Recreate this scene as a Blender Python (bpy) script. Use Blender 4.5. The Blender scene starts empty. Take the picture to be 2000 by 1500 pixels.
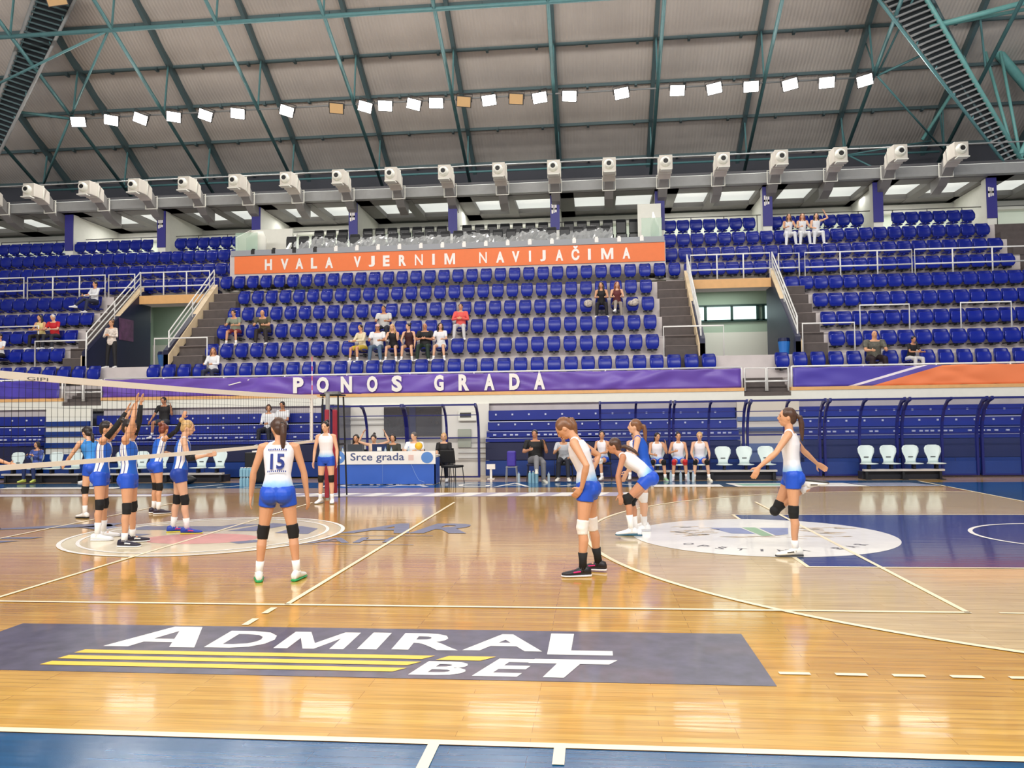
import bpy, math, random
from mathutils import Vector, Matrix
random.seed(7)
S = bpy.context.scene
COL = S.collection
V = Vector
R = math.radians

# ---------------------------------------------------------------- camera
cam = bpy.data.cameras.new('camera')
cam.sensor_width = 36.0
cam.lens = 1562.4 / 2000 * 36.0
cam.clip_end = 300
co = bpy.data.objects.new('camera', cam)
COL.objects.link(co)
yaw, pit, rol = -0.10099, 0.04305, -0.01208
F = V((math.sin(yaw) * math.cos(pit), math.cos(yaw) * math.cos(pit), math.sin(pit)))
Rt = V((math.cos(yaw), -math.sin(yaw), 0))
Up = Rt.cross(F)
r2 = Rt * math.cos(rol) + Up * math.sin(rol)
u2 = Up * math.cos(rol) - Rt * math.sin(rol)
m = Matrix.Identity(4)
for i in range(3):
    m[i][0] = r2[i]; m[i][1] = u2[i]; m[i][2] = -F[i]
m[0][3], m[1][3], m[2][3] = 5.8607, -7.2496, 1.7045
co.matrix_world = m
S.camera = co

# ---------------------------------------------------------------- world, lamps, exposure
S.view_settings.view_transform = 'Standard'
S.view_settings.look = 'None'
S.view_settings.gamma = 1
S.view_settings.use_curve_mapping = False
S.view_settings.exposure = 0.1
W = bpy.data.worlds.new('hall_air'); S.world = W
W.use_nodes = True
W.node_tree.nodes['Background'].inputs[0].default_value = (0.93, 0.95, 1.0, 1)
W.node_tree.nodes['Background'].inputs[1].default_value = 0.48

def area(x, y, z, sx, sy, power, rot=(0, 0, 0), col=(1, .97, .92)):
    l = bpy.data.lights.new('lamp_or_fill_light', 'AREA')
    l.shape = 'RECTANGLE'; l.size = sx; l.size_y = sy; l.energy = power; l.color = col
    o = bpy.data.objects.new('lamp_or_fill_light', l); o.location = (x, y, z); o.rotation_euler = rot
    COL.objects.link(o)
    return o
# the far floodlight rail, aimed down at the court, and its twin over the near side
for lx in (-13, -8, -3, 2, 7, 12, 16.5):
    area(lx, 24.0, 14.2, 3.5, .6, 300, (R(-50), 0, 0))
    area(lx, -11.0, 14.0, 3.5, .8, 960, (R(70), 0, 0))
for lx in (-14, -6, 2, 10, 18):
    area(lx, 26.3, 10.5, 3, .6, 45, (0, 0, 0), (1, .99, .95))  # unseen fill lights added to brighten the gallery
for lx in (-10, 0, 10, 18):
    area(lx, 8.0, 19.0, 4, 4, 460)

# ---------------------------------------------------------------- materials
MC = {}
def lin(c):
    c = c / 255.0
    return c / 12.92 if c <= .04045 else ((c + .055) / 1.055) ** 2.4
def rgb(r, g, b): return (lin(r), lin(g), lin(b), 1)
def mat(name, c, rough=.5, metal=0, spec=.5, noise=0, nscale=6, emit=0, alpha=1, coat=0, trans=0, bump=0):
    if name in MC: return MC[name]
    m = bpy.data.materials.new(name); m.use_nodes = True
    nt = m.node_tree; b = nt.nodes['Principled BSDF']
    col = rgb(*c)
    b.inputs['Base Color'].default_value = col
    b.inputs['Roughness'].default_value = rough
    b.inputs['Metallic'].default_value = metal
    b.inputs['Specular IOR Level'].default_value = spec
    b.inputs['Alpha'].default_value = alpha
    b.inputs['Coat Weight'].default_value = coat
    b.inputs['Transmission Weight'].default_value = trans
    if emit:
        b.inputs['Emission Color'].default_value = col
        b.inputs['Emission Strength'].default_value = emit
    if noise or bump:
        tc = nt.nodes.new('ShaderNodeTexCoord')
        n = nt.nodes.new('ShaderNodeTexNoise'); n.inputs['Scale'].default_value = nscale; n.inputs['Detail'].default_value = 4
        nt.links.new(tc.outputs['Object'], n.inputs['Vector'])
        if noise:
            mr = nt.nodes.new('ShaderNodeMapRange')
            mr.inputs['From Min'].default_value = .25; mr.inputs['From Max'].default_value = .75
            mr.inputs['To Min'].default_value = 1 - noise; mr.inputs['To Max'].default_value = 1 + noise * .6
            nt.links.new(n.outputs[0], mr.inputs[0])
            mx = nt.nodes.new('ShaderNodeVectorMath'); mx.operation = 'SCALE'
            mx.inputs[0].default_value = col[:3]
            nt.links.new(mr.outputs[0], mx.inputs['Scale'])
            nt.links.new(mx.outputs[0], b.inputs['Base Color'])
        if bump:
            bp = nt.nodes.new('ShaderNodeBump'); bp.inputs['Strength'].default_value = bump; bp.inputs['Distance'].default_value = .03
            nt.links.new(n.outputs[0], bp.inputs['Height']); nt.links.new(bp.outputs[0], b.inputs['Normal'])
    MC[name] = m
    return m

def wood_mat(name, c1, c2, c3, rough=.16, plank=(1.1, .075), mort=.0):
    m = bpy.data.materials.new(name); m.use_nodes = True
    nt = m.node_tree; b = nt.nodes['Principled BSDF']; N = nt.nodes.new; L = nt.links.new
    tc = N('ShaderNodeTexCoord')
    br = N('ShaderNodeTexBrick'); br.inputs['Scale'].default_value = 1
    br.inputs['Brick Width'].default_value = plank[0]; br.inputs['Row Height'].default_value = plank[1]
    br.inputs['Mortar Size'].default_value = .0015; br.offset = .37; br.offset_frequency = 3
    br.inputs['Color1'].default_value = rgb(*c1); br.inputs['Color2'].default_value = rgb(*c2); br.inputs['Mortar'].default_value = rgb(*c3)
    br.inputs['Bias'].default_value = -.2
    L(tc.outputs['Object'], br.inputs['Vector'])
    mp = N('ShaderNodeMapping'); mp.inputs['Scale'].default_value = (1.2, 18, 1)
    L(tc.outputs['Object'], mp.inputs['Vector'])
    n = N('ShaderNodeTexNoise'); n.inputs['Scale'].default_value = 1.6; n.inputs['Detail'].default_value = 5
    L(mp.outputs[0], n.inputs['Vector'])
    mr = N('ShaderNodeMapRange'); mr.inputs['From Min'].default_value = .3; mr.inputs['From Max'].default_value = .72
    mr.inputs['To Min'].default_value = .78; mr.inputs['To Max'].default_value = 1.12
    L(n.outputs[0], mr.inputs[0])
    mx = N('ShaderNodeVectorMath'); mx.operation = 'SCALE'
    L(br.outputs['Color'], mx.inputs[0]); L(mr.outputs[0], mx.inputs['Scale'])
    L(mx.outputs[0], b.inputs['Base Color'])
    b.inputs['Roughness'].default_value = rough
    b.inputs['Coat Weight'].default_value = .6; b.inputs['Coat Roughness'].default_value = .07
    n2 = N('ShaderNodeTexNoise'); n2.inputs['Scale'].default_value = .8
    mp2 = N('ShaderNodeMapping'); mp2.inputs['Scale'].default_value = (1, 9, 1)
    L(tc.outputs['Object'], mp2.inputs[0]); L(mp2.outputs[0], n2.inputs['Vector'])
    bp = N('ShaderNodeBump'); bp.inputs['Strength'].default_value = .12; bp.inputs['Distance'].default_value = .01
    L(n2.outputs[0], bp.inputs['Height']); L(bp.outputs[0], b.inputs['Normal']); L(bp.outputs[0], b.inputs['Coat Normal'])
    return m

def axis_mat(name, axis, origin, stops, rough=.7, interp='LINEAR', noise=0):
    """fabric whose dye runs along a body axis: stops = [(metres, (r,g,b))]"""
    m = bpy.data.materials.new(name); m.use_nodes = True
    nt = m.node_tree; b = nt.nodes['Principled BSDF']; N = nt.nodes.new; L = nt.links.new
    tc = N('ShaderNodeTexCoord')
    sb = N('ShaderNodeVectorMath'); sb.operation = 'SUBTRACT'; sb.inputs[1].default_value = origin
    L(tc.outputs['Object'], sb.inputs[0])
    d = N('ShaderNodeVectorMath'); d.operation = 'DOT_PRODUCT'; d.inputs[1].default_value = axis
    L(sb.outputs[0], d.inputs[0])
    src = d.outputs['Value']
    if noise:
        n = N('ShaderNodeTexNoise'); n.inputs['Scale'].default_value = 14
        L(tc.outputs['Object'], n.inputs['Vector'])
        ma = N('ShaderNodeMath'); ma.operation = 'MULTIPLY_ADD'; ma.inputs[1].default_value = noise
        L(n.outputs[0], ma.inputs[0]); L(src, ma.inputs[2]); src = ma.outputs[0]
    lo, hi = stops[0][0], stops[-1][0]
    mr = N('ShaderNodeMapRange'); mr.inputs['From Min'].default_value = lo; mr.inputs['From Max'].default_value = hi
    L(src, mr.inputs[0])
    cr = N('ShaderNodeValToRGB'); cr.color_ramp.interpolation = interp
    e = cr.color_ramp.elements
    while len(e) < len(stops): e.new(.5)
    for k, (p, c) in enumerate(stops):
        e[k].position = (p - lo) / (hi - lo); e[k].color = rgb(*c)
    L(mr.outputs[0], cr.inputs[0]); L(cr.outputs[0], b.inputs['Base Color'])
    b.inputs['Roughness'].default_value = rough
    return m

# ---------------------------------------------------------------- mesh builder
class MB:
    def __init__(s): s.v = []; s.f = []
    def add(s, vs, fs):
        k = len(s.v); s.v += [tuple(p) for p in vs]; s.f += [tuple(i + k for i in f) for f in fs]; return s
    def box(s, x0, x1, y0, y1, z0, z1):
        vs = [(x, y, z) for z in (z0, z1) for y in (y0, y1) for x in (x0, x1)]
        return s.add(vs, [(0, 2, 3, 1), (4, 5, 7, 6), (0, 1, 5, 4), (2, 6, 7, 3), (0, 4, 6, 2), (1, 3, 7, 5)])
    def bar(s, a, b, w, h=None, up=(0, 0, 1)):
        h = h or w; a = V(a); b = V(b); d = (b - a).normalized(); u = V(up)
        if abs(d.dot(u)) > .98: u = V((1, 0, 0))
        r = d.cross(u).normalized(); u = r.cross(d)
        vs = [p + r * i * w / 2 + u * j * h / 2 for p in (a, b) for i, j in ((-1, -1), (1, -1), (1, 1), (-1, 1))]
        return s.add(vs, [(3, 2, 1, 0), (4, 5, 6, 7)] + [(i, (i + 1) % 4, (i + 1) % 4 + 4, i + 4) for i in range(4)])
    def loft(s, secs, n=12, cap=True):
        """secs: (centre, u-vector, v-vector) ellipses"""
        k = len(s.v)
        for c, u, w in secs:
            c = V(c); u = V(u); w = V(w)
            for i in range(n):
                t = 2 * math.pi * i / n
                s.v.append(tuple(c + u * math.cos(t) + w * math.sin(t)))
        m_ = len(secs)
        for j in range(m_ - 1):
            for i in range(n):
                a = k + j * n + i; b = k + j * n + (i + 1) % n
                s.f.append((a, b, b + n, a + n))
        if cap:
            s.f.append(tuple(k + i for i in reversed(range(n))))
            s.f.append(tuple(k + (m_ - 1) * n + i for i in range(n)))
        return s
    def tube(s, pts, rad, n=8, dome=False):
        pts = [V(p) for p in pts]
        if not hasattr(rad, '__len__'): rad = [rad] * len(pts)
        rad = list(rad)
        if dome:
            d0 = (pts[0] - pts[1]).normalized(); d1 = (pts[-1] - pts[-2]).normalized()
            pts = [pts[0] + d0 * rad[0] * .9, pts[0] + d0 * rad[0] * .6] + pts + [pts[-1] + d1 * rad[-1] * .6, pts[-1] + d1 * rad[-1] * .9]
            rad = [rad[0] * .35, rad[0] * .8] + rad + [rad[-1] * .8, rad[-1] * .35]
        secs = []; u = None
        for i, p in enumerate(pts):
            d = (pts[min(i + 1, len(pts) - 1)] - pts[max(i - 1, 0)]).normalized()
            if u is None: u = d.orthogonal().normalized()
            else:
                u = (u - d * u.dot(d)); u = u.normalized() if u.length > 1e-5 else d.orthogonal().normalized()
            w = d.cross(u)
            secs.append((p, u * rad[i], w * rad[i]))
        return s.loft(secs, n)
    def ell(s, c, rx, ry, rz, M=None, n=12, m_=8):
        c = V(c); k = len(s.v); M = M or Matrix.Identity(3)
        s.v.append(tuple(c + M @ V((0, 0, rz))))
        for j in range(1, m_):
            t = math.pi * j / m_
            for i in range(n):
                a = 2 * math.pi * i / n
                s.v.append(tuple(c + M @ V((rx * math.sin(t) * math.cos(a), ry * math.sin(t) * math.sin(a), rz * math.cos(t)))))
        s.v.append(tuple(c + M @ V((0, 0, -rz)))); e = len(s.v) - 1
        for i in range(n): s.f.append((k, k + 1 + i, k + 1 + (i + 1) % n))
        for j in range(m_ - 2):
            for i in range(n):
                a = k + 1 + j * n + i; b = k + 1 + j * n + (i + 1) % n
                s.f.append((a, a + n, b + n, b))
        for i in range(n): s.f.append((e, k + 1 + (m_ - 2) * n + (i + 1) % n, k + 1 + (m_ - 2) * n + i))
        return s
    def prism(s, poly, a, b, ax=0):
        """poly of 2D points extruded a..b along axis ax"""
        n = len(poly)
        def P(q, t): return {0: (t, q[0], q[1]), 1: (q[0], t, q[1]), 2: (q[0], q[1], t)}[ax]
        vs = [P(q, a) for q in poly] + [P(q, b) for q in poly]
        return s.add(vs, [tuple(range(n)), tuple(reversed(range(n, 2 * n)))] + [(i, i + n, (i + 1) % n + n, (i + 1) % n) for i in range(n)])
    def build(s, name, material=None, parent=None, smooth=False, **props):
        me = bpy.data.meshes.new(name); me.from_pydata(s.v, [], s.f)
        if material: me.materials.append(material)
        me.validate(); me.update()
        import bmesh
        bm = bmesh.new(); bm.from_mesh(me); bmesh.ops.recalc_face_normals(bm, faces=bm.faces); bm.to_mesh(me); bm.free()
        if smooth: me.polygons.foreach_set('use_smooth', [True] * len(me.polygons))
        o = bpy.data.objects.new(name, me); COL.objects.link(o)
        if parent: o.parent = parent
        for k, v_ in props.items(): o[k] = v_
        return o

def thing(name, label, cat, loc=(0, 0, 0), rz=0, group=None):
    o = bpy.data.objects.new(name, None); COL.objects.link(o)
    o.location = loc; o.rotation_euler = (0, 0, rz); o.empty_display_size = .1
    o['label'] = label; o['category'] = cat
    if group: o['group'] = group
    return o
def tag(o, label, cat, group=None):
    o['label'] = label; o['category'] = cat
    if group: o['group'] = group
    return o
def smooth_mod(o, lv=1):
    md = o.modifiers.new('sub', 'SUBSURF'); md.levels = lv; md.render_levels = lv
    return o
def bevel(o, w, seg=2):
    md = o.modifiers.new('bev', 'BEVEL'); md.width = w; md.segments = seg; md.limit_method = 'ANGLE'; return o
ORD = ['', 'first', 'second', 'third', 'fourth', 'fifth', 'sixth', 'seventh', 'eighth', 'ninth', 'tenth', 'eleventh', 'twelfth',
       'thirteenth', 'fourteenth', 'fifteenth', 'sixteenth', 'seventeenth', 'eighteenth', 'nineteenth', 'twentieth']
def nth(k):
    if k <= 20: return ORD[k]
    t = {2: 'twenty', 3: 'thirty', 4: 'forty', 5: 'fifty', 6: 'sixty', 7: 'seventy'}
    if k % 10 == 0: return t[k // 10][:-1] + 'ieth'
    return t[k // 10] + '-' + ORD[k % 10]
def copy_tree(o):
    c = o.copy(); COL.objects.link(c)
    for ch in o.children:
        k = ch.copy(); COL.objects.link(k); k.parent = c
        for g in ch.children:
            q = g.copy(); COL.objects.link(q); q.parent = k
    return c

_tc = {}
def text_pts(body, bold=0, shear=0, space=1):
    """letter outlines as flat mesh, normalised to 0..1 in both axes"""
    key = (body, bold, shear, space)
    if body == 'M':
        return [(0, 0), (.2, 0), (.2, .62), (.42, 0), (.58, 0), (.8, .62), (.8, 0), (1, 0), (1, 1), (.76, 1), (.5, .32), (.24, 1), (0, 1)], [tuple(range(13))]
    if key in _tc: return _tc[key]
    cu = bpy.data.curves.new('t', 'FONT'); cu.body = body; cu.offset = bold; cu.shear = shear; cu.space_character = space
    cu.resolution_u = 3
    o = bpy.data.objects.new('t', cu); COL.objects.link(o)
    dg = bpy.context.evaluated_depsgraph_get(); dg.update()
    me = bpy.data.meshes.new_from_object(o.evaluated_get(dg))
    vs = [v.co.copy() for v in me.vertices]; fs = [tuple(p.vertices) for p in me.polygons]
    bpy.data.objects.remove(o); bpy.data.curves.remove(cu); bpy.data.meshes.remove(me)
    x0 = min(v.x for v in vs); x1 = max(v.x for v in vs); y0 = min(v.y for v in vs); y1 = max(v.y for v in vs)
    out = ([((v.x - x0) / (x1 - x0), (v.y - y0) / (y1 - y0)) for v in vs], fs)
    _tc[key] = out
    return out
def text(mb, body, fn, **kw):
    """fn maps (u,v) in 0..1 to a 3D point"""
    p, f = text_pts(body, **kw)
    mb.add([fn(u, v) for u, v in p], f)
    return mb
# ================================================================ FLOOR
M_wood = wood_mat('court_wood', (216, 170, 84), (199, 149, 64), (158, 110, 46))
M_tan = wood_mat('pale_wood', (226, 200, 148), (216, 188, 134), (192, 162, 112), rough=.2)
M_light = wood_mat('runoff_wood', (214, 180, 138), (200, 164, 120), (150, 120, 80), rough=.2)
M_blue = wood_mat('floor_blue', (8, 84, 132), (8, 76, 122), (4, 58, 100), rough=.24)
M_lane = wood_mat('lane_blue', (20, 60, 122), (18, 54, 112), (10, 38, 88), rough=.24)
M_line = mat('line_paint', (238, 222, 188), .35)
M_white = mat('white_paint', (236, 232, 226), .35, noise=.04)
M_slate = mat('mat_slate', (84, 81, 98), .33, noise=.42, nscale=7, coat=.2)
M_yel = mat('mat_yellow', (238, 192, 62), .4)
M_mark = mat('faded_blue', (108, 112, 138), .35, noise=.2)
floor = MB().box(-26, 32, -14, 30, -.2, 0).build('floor', M_wood, kind='structure')
def flat(name, polys, z, m):
    b = MB()
    for p in polys:
        b.add([(x, y, z) for x, y in p], [tuple(range(len(p)))])
    return b.build(name, m, floor)
def rect(x0, x1, y0, y1): return [(x0, y0), (x1, y0), (x1, y1), (x0, y1)]
def ring(cx, cy, r0, r1, a0=0, a1=360, n=64):
    out = []
    for i in range(n):
        a = R(a0 + (a1 - a0) * i / n); b = R(a0 + (a1 - a0) * (i + 1) / n)
        out.append([(cx + r0 * math.cos(a), cy + r0 * math.sin(a)), (cx + r1 * math.cos(a), cy + r1 * math.sin(a)),
                    (cx + r1 * math.cos(b), cy + r1 * math.sin(b)), (cx + r0 * math.cos(b), cy + r0 * math.sin(b))])
    return out
def disc(cx, cy, rx, ry=None, n=64): 
    ry = ry or rx
    return [(cx + rx * math.cos(2 * math.pi * i / n), cy + ry * math.sin(2 * math.pi * i / n)) for i in range(n)]
def stroke(a, b, w):
    d = (V(b) - V(a)); d = d / d.length; p = V((-d.y, d.x)) * w / 2
    return [tuple(V(a) - p), tuple(V(b) - p), tuple(V(b) + p), tuple(V(a) + p)]
flat('blue_border', [rect(-26, 32, -14, -3.05), rect(14.05, 32, -3.05, 13.6), rect(-26, 14.05, 12.5, 14.25)], .0015, M_blue)
flat('runoff_strip', [rect(-26, 32, 14.25, 30), rect(-26, 1.2, 11.25, 12.5)], .0012, M_light)
arc = [(x, y) for x, y in disc(12.425, 4.5, 6.7, n=160) if x <= 14.0]
arc.sort(key=lambda p: math.atan2(p[1] - 4.5, p[0] - 12.425) % (2 * math.pi))
flat('three_point_area', [arc], .0015, M_tan)
flat('key_area', [rect(8.25, 14, 2.1, 6.9)], .003, M_lane)
# basketball and volleyball lines
L = [rect(-26, 14.05, -3.05, -2.99), rect(13.98, 14.04, -3.05, 12.4), rect(8.2, 14, 2.05, 2.1), rect(8.2, 14, 6.9, 6.95),
     rect(4.97, 5.03, -5.5, -3.05), rect(5.63, 5.69, -3.25, -3.05)]
L += [stroke((14 - .0, 13.95), (14, 12.3), .06)]
flat('court_line', L, .0065, M_line)
L = ring(12.425, 4.5, 6.66, 6.72, 76.4, 283.6, 120)
flat('court_line', [rect(8.2, 8.25, 2.05, 6.95)], .004, M_line)
flat('three_point_line', L, .0065, M_line)
flat('no_charge_arc', ring(12.425, 4.5, 1.25, 1.31, 90, 270, 40), .0065, M_white)
L = [rect(-9, 9.03, -.025, .025), rect(8.98, 9.03, 0, 9), rect(2.975, 3.025, 0, 9), rect(-.025, .025, 0, 9), rect(-3.025, -2.975, 0, 9)]
flat('volleyball_line', L, .0075, M_line)
L = [rect(2.9, 2.96, -.34, -.12), rect(2.9, 2.96, -.74, -.52), rect(9.26, 9.5, -.02, .02)]
for k in range(9): L.append(rect(7.05 + .36 * k, 7.25 + .36 * k, -1.77, -1.72))
flat('dashed_line', L, .0065, M_line)
# centre circle
flat('centre_circle_fill', [disc(0, 4.5, 1.97)], .0028, mat('circle_fill', (228, 214, 182), .25, coat=.4, noise=.05))
flat('centre_circle_line', ring(0, 4.5, 1.97, 2.03) + ring(0, 4.5, 1.74, 1.79), .0065, M_white)
flat('centre_pink_patch', [disc(.1, 4.02, .85, .5)], .0042, mat('faded_pink', (214, 150, 140), .3, noise=.15))
L = [[(-1.5, 5.35), (-.2, 5.35), (-.45, 4.9), (-1.6, 4.9)], [(-.1, 5.6), (.35, 5.6), (-.1, 4.75), (-.5, 4.75)], [(.5, 5.75), (.9, 5.6), (.6, 4.8), (.15, 4.8)],
     [(1.1, 5.4), (1.5, 5.1), (1.55, 4.5), (1.0, 4.6)], [(-1.62, 4.2), (-1.0, 4.2), (-.9, 4.45), (-1.62, 4.5)], [(.9, 3.55), (1.25, 3.8), (1.0, 3.9), (.7, 3.7)]]
flat('centre_emblem', L, .0052, M_mark)
mb = MB()
text(mb, 'AR', lambda u, v: (2.0 + 1.95 * u + .22 * v, 4.62 + 1.1 * v, .005), bold=.03)
text(mb, 'AH', lambda u, v: (1.85 + 1.15 * u, 3.62 + .5 * v + .12 * u, .005), bold=.01)
mb.build('sponsor_letters', M_mark, floor)
flat('sponsor_stroke', [[(-4.3, 4.75), (-2.1, 5.3), (-2.15, 5.75), (-3.0, 5.5)], [(-4.0, 3.55), (-2.7, 3.55), (-2.5, 3.75), (-3.9, 3.75)], [(-3.9, 3.9), (-2.5, 3.95), (-2.4, 4.1), (-3.8, 4.05)],
                      rect(1.9, 3.5, 4.33, 4.36), rect(1.6, 3.4, 3.5, 3.53), [(-2.3, 5.6), (-1.9, 5.2), (-2.05, 4.9), (-2.6, 5.2)]], .005, M_mark)
# municipal emblem circle
CX, CY = 8.2, 4.5
flat('emblem_circle', [disc(CX, CY, 1.8)], .0048, mat('emblem_white', (250, 247, 240), .25, coat=.4, noise=.05))
M_em1 = mat('emblem_blue', (120, 130, 172), .4, noise=.2); M_em2 = mat('emblem_gold', (200, 178, 150), .4, noise=.3, nscale=8)
M_em3 = mat('emblem_green', (130, 165, 130), .4); M_dark = mat('emblem_ink', (70, 66, 76), .4)
flat('emblem_shield', [[(CX - .62, CY + .75), (CX - .15, CY + .75), (CX - .05, CY + .1), (CX - .38, CY + .15)], [(CX + .12, CY + .75), (CX + .55, CY + .75), (CX + .4, CY + .1), (CX + .2, CY - .05)]], .0062, M_em1)
flat('emblem_band', [[(CX - .12, CY + .8), (CX + .08, CY + .8), (CX + .16, CY - .05), (CX, CY - .1)]], .0063, M_em3)
random.seed(3)
L = []
for k in range(46):
    s_ = 1 if k % 2 else -1
    a = V((CX + s_ * random.uniform(.62, 1.25), CY + random.uniform(-.15, .85)))
    L.append(stroke(tuple(a), tuple(a + V((random.uniform(.1, .32), random.uniform(-.12, .12)))), random.uniform(.02, .06)))
for k in range(14):
    a = V((CX + random.uniform(-.7, .7), CY + random.uniform(-.3, .0)))
    L.append(stroke(tuple(a), tuple(a + V((random.uniform(.15, .4), random.uniform(-.05, .05)))), .025))
flat('emblem_wreath', L, .0062, M_em2)
mb = MB()
WORD = 'OPŠTINA BAR'
for k, ch in enumerate(WORD):
    if ch == ' ': continue
    a = R(-142 + 104 * k / (len(WORD) - 1))
    c = V((CX + 1.42 * math.cos(a), CY + 1.35 * math.sin(a)))
    t = V((-math.sin(a), math.cos(a))); r_ = V((math.cos(a), math.sin(a)))
    h = .2 if ch == 'Š' else .16
    wd = .035 if ch == 'I' else .12
    def fn(u, v, c=c, t=t, r_=r_, h=h, wd=wd):
        p = c + t * (u - .5) * wd - r_ * (v - .4) * h
        return (p.x, p.y, .0064)
    text(mb, ch, fn, bold=.012)
mb.build('emblem_letters', M_dark, floor)
# white lettering in the far blue border and the sponsor strip beyond the court
mb = MB()
text(mb, 'ICA', lambda u, v: (-1.2 + 2.9 * u, 12.72 + 1.15 * v, .004), bold=-.01)
text(mb, 'GA', lambda u, v: (2.35 + 1.9 * u, 12.72 + 1.15 * v, .004), bold=-.01)
mb.build('border_letters', M_white, floor)
flat('border_stroke', [stroke((-4.7, 12.75), (-4.2, 13.7), .09), stroke((-3.9, 12.75), (-3.4, 13.6), .09), stroke((-3.6, 13.6), (-2.6, 13.6), .09), stroke((-3.2, 12.8), (-2.2, 12.9), .09), stroke((-2.4, 12.8), (-1.9, 13.8), .09),
                      rect(-9.9, -6.6, 12.5, 12.95), stroke((5, 12.9), (6.3, 13.7), .08), stroke((6.3, 13.7), (7, 12.9), .08)], .004, M_white)
M_sp = mat('strip_mauve', (176, 168, 186), .35, noise=.15)
flat('sponsor_strip', [rect(-1.7, 6.8, 10.25, 11.15), rect(-11, -4, 10.4, 11.0)], .0035, M_sp)
L = [[(x, 10.3), (x + .38, 10.3), (x + .62, 11.1), (x + .24, 11.1)] for x in [-1.6 + .72 * k for k in range(12)]]
L += [rect(-10.8, -4.2, 10.5, 10.72)]
flat('sponsor_strip_mark', L, .0048, M_white)
flat('sideline_panel', [rect(7.3, 8.95, 12.52, 13.2), [(9.3, 12.52), (9.15, 13.5), (10.9, 13.5), (11.2, 12.52)], [(11.0, 12.52), (11.0, 13.5), (12.0, 13.5), (12.35, 12.52)]], .003, M_white)
flat('sideline_panel_green', [[(9.45, 12.75), (9.35, 13.35), (10.75, 13.35), (10.9, 12.75)]], .0042, mat('panel_green', (150, 196, 176), .3, noise=.2))
flat('sideline_panel_grey', [[(12.4, 12.52), (12.1, 13.5), (13.6, 13.5), (13.95, 12.52)]], .003, mat('panel_grey', (140, 146, 172), .3, noise=.25))

# advertising mat painted on the court
ad = MB().box(.97, 6.98, -2.0, -.78, .0005, .003).build('floor_advert', M_slate)
tag(ad, 'slate grey floor advert with white ADMIRAL BET lettering and yellow stripes', 'floor advert')
mb = MB(); Z = .0045
def fit(word, x0, x1, y0, y1, sh=0, **kw):
    kw['bold'] = .008 if word == 'M' else .03
    text(mb, word, lambda u, v: (x0 + (x1 - x0) * u + sh * v, y0 + (y1 - y0) * v, Z), **kw)
0 and mb.add([(2.11, -1.39, Z), (2.36, -1.39, Z), (2.5, -1.26, Z), (2.72, -1.26, Z), (2.72, -1.39, Z), (3.0, -1.41, Z), (2.93, -.82, Z), (2.42, -.82, Z)], [(0, 1, 2, 3, 6, 7)][:0] + [])
def poly(p):
    global Z
    Z += .0001
    mb.add([(x, y, Z) for x, y in p], [tuple(range(len(p)))])
poly([(2.1, -1.4), (2.3, -1.4), (2.47, -.95), (2.47, -.82), (2.36, -.82)]); poly([(2.47, -.82), (2.47, -.95), (2.63, -1.4), (2.83, -1.4), (2.6, -.82)]); poly([(2.33, -1.27), (2.62, -1.27), (2.59, -1.18), (2.36, -1.18)])
fit('D', 2.9, 3.36, -1.39, -.92)
fit('M', 3.44, 3.98, -1.38, -.92)
poly([(4.08, -1.37), (4.23, -1.37), (4.23, -.91), (4.08, -.91)])
fit('R', 4.34, 4.84, -1.36, -.91)
fit('A', 4.87, 5.46, -1.35, -.9, .0)
poly([(5.5, -.86), (5.68, -.86), (5.67, -1.31), (5.5, -1.31)]); poly([(5.5, -1.312), (5.97, -1.312), (5.97, -1.42), (5.5, -1.42)])
fit('B', 4.6, 4.95, -1.93, -1.63, .08)
fit('E', 5.03, 5.33, -1.93, -1.54, .14)
poly([(5.42, -1.53), (6.0, -1.53), (5.94, -1.63), (5.38, -1.63)]); poly([(5.58, -1.632), (5.74, -1.632), (5.64, -1.93), (5.5, -1.93)])
mb.build('advert_lettering', M_white, ad)
mb = MB()
for k in range(3):
    y = -1.5 - .145 * k
    poly([(2.02 - .03 * k, y), (4.7 - .07 * k, y), (4.62 - .07 * k, y - .085), (1.99 - .03 * k, y - .085)])
poly([(4.8, -1.5), (5.14, -1.5), (5.04, -1.6), (4.72, -1.6)])
mb.build('advert_stripe', M_yel, ad)

# ================================================================ STAND
def zt(i): return 2.85 + .735 * (i - 1)
def yr(i): return 17.9 + .84 * (i - 1)
M_con = mat('concrete', (204, 196, 194), .8, noise=.12, nscale=2)
M_step = mat('dark_steps', (88, 80, 78), .8, noise=.15)
M_wall = mat('white_wall', (226, 226, 216), .6, noise=.03)
M_navy = mat('navy_panel', (16, 24, 66), .3)
M_rail = mat('pale_rail', (225, 225, 222), .4)
M_cream = mat('cream_stringer', (226, 204, 168), .5, noise=.1)
M_wood2 = mat('wood_trim', (222, 172, 112), .5, noise=.08)
VR = (9.35, 12.2); VL = (-11.35, -8.5)
mb = MB()
for i in range(1, 10):
    y0 = yr(i) - .55; y1 = yr(i) + .29; z = zt(i)
    if i == 1:
        y0 = 17.1; ivs = [(-26, -11.2), (-9.85, 10.3), (11.65, 30)]
    elif i == 2: ivs = [(-26, 30)]
    elif i <= 5: ivs = [(-26, VL[0]), (VL[1], VR[0]), (VR[1], 30)]
    elif i == 6: ivs = [(-26, VL[0]), (VL[1], VR[0]), (VR[1], 30)]
    else: ivs = [(-26, -8.15), (8.6, 23)]
    for a, b in ivs: mb.box(a, b, y0, y1 + (.02 if i < 9 else 3.5), z - .9, z)
for a, b in (VL, VR): mb.box(a, b, yr(6) - .55, yr(6) + .31, zt(6) - .28, zt(6))
mb.box(-8.15, 8.6, yr(6) + .29, 28, 7.0, 7.35)
terr = mb.build('terrace_steps', M_con, kind='structure')
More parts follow.
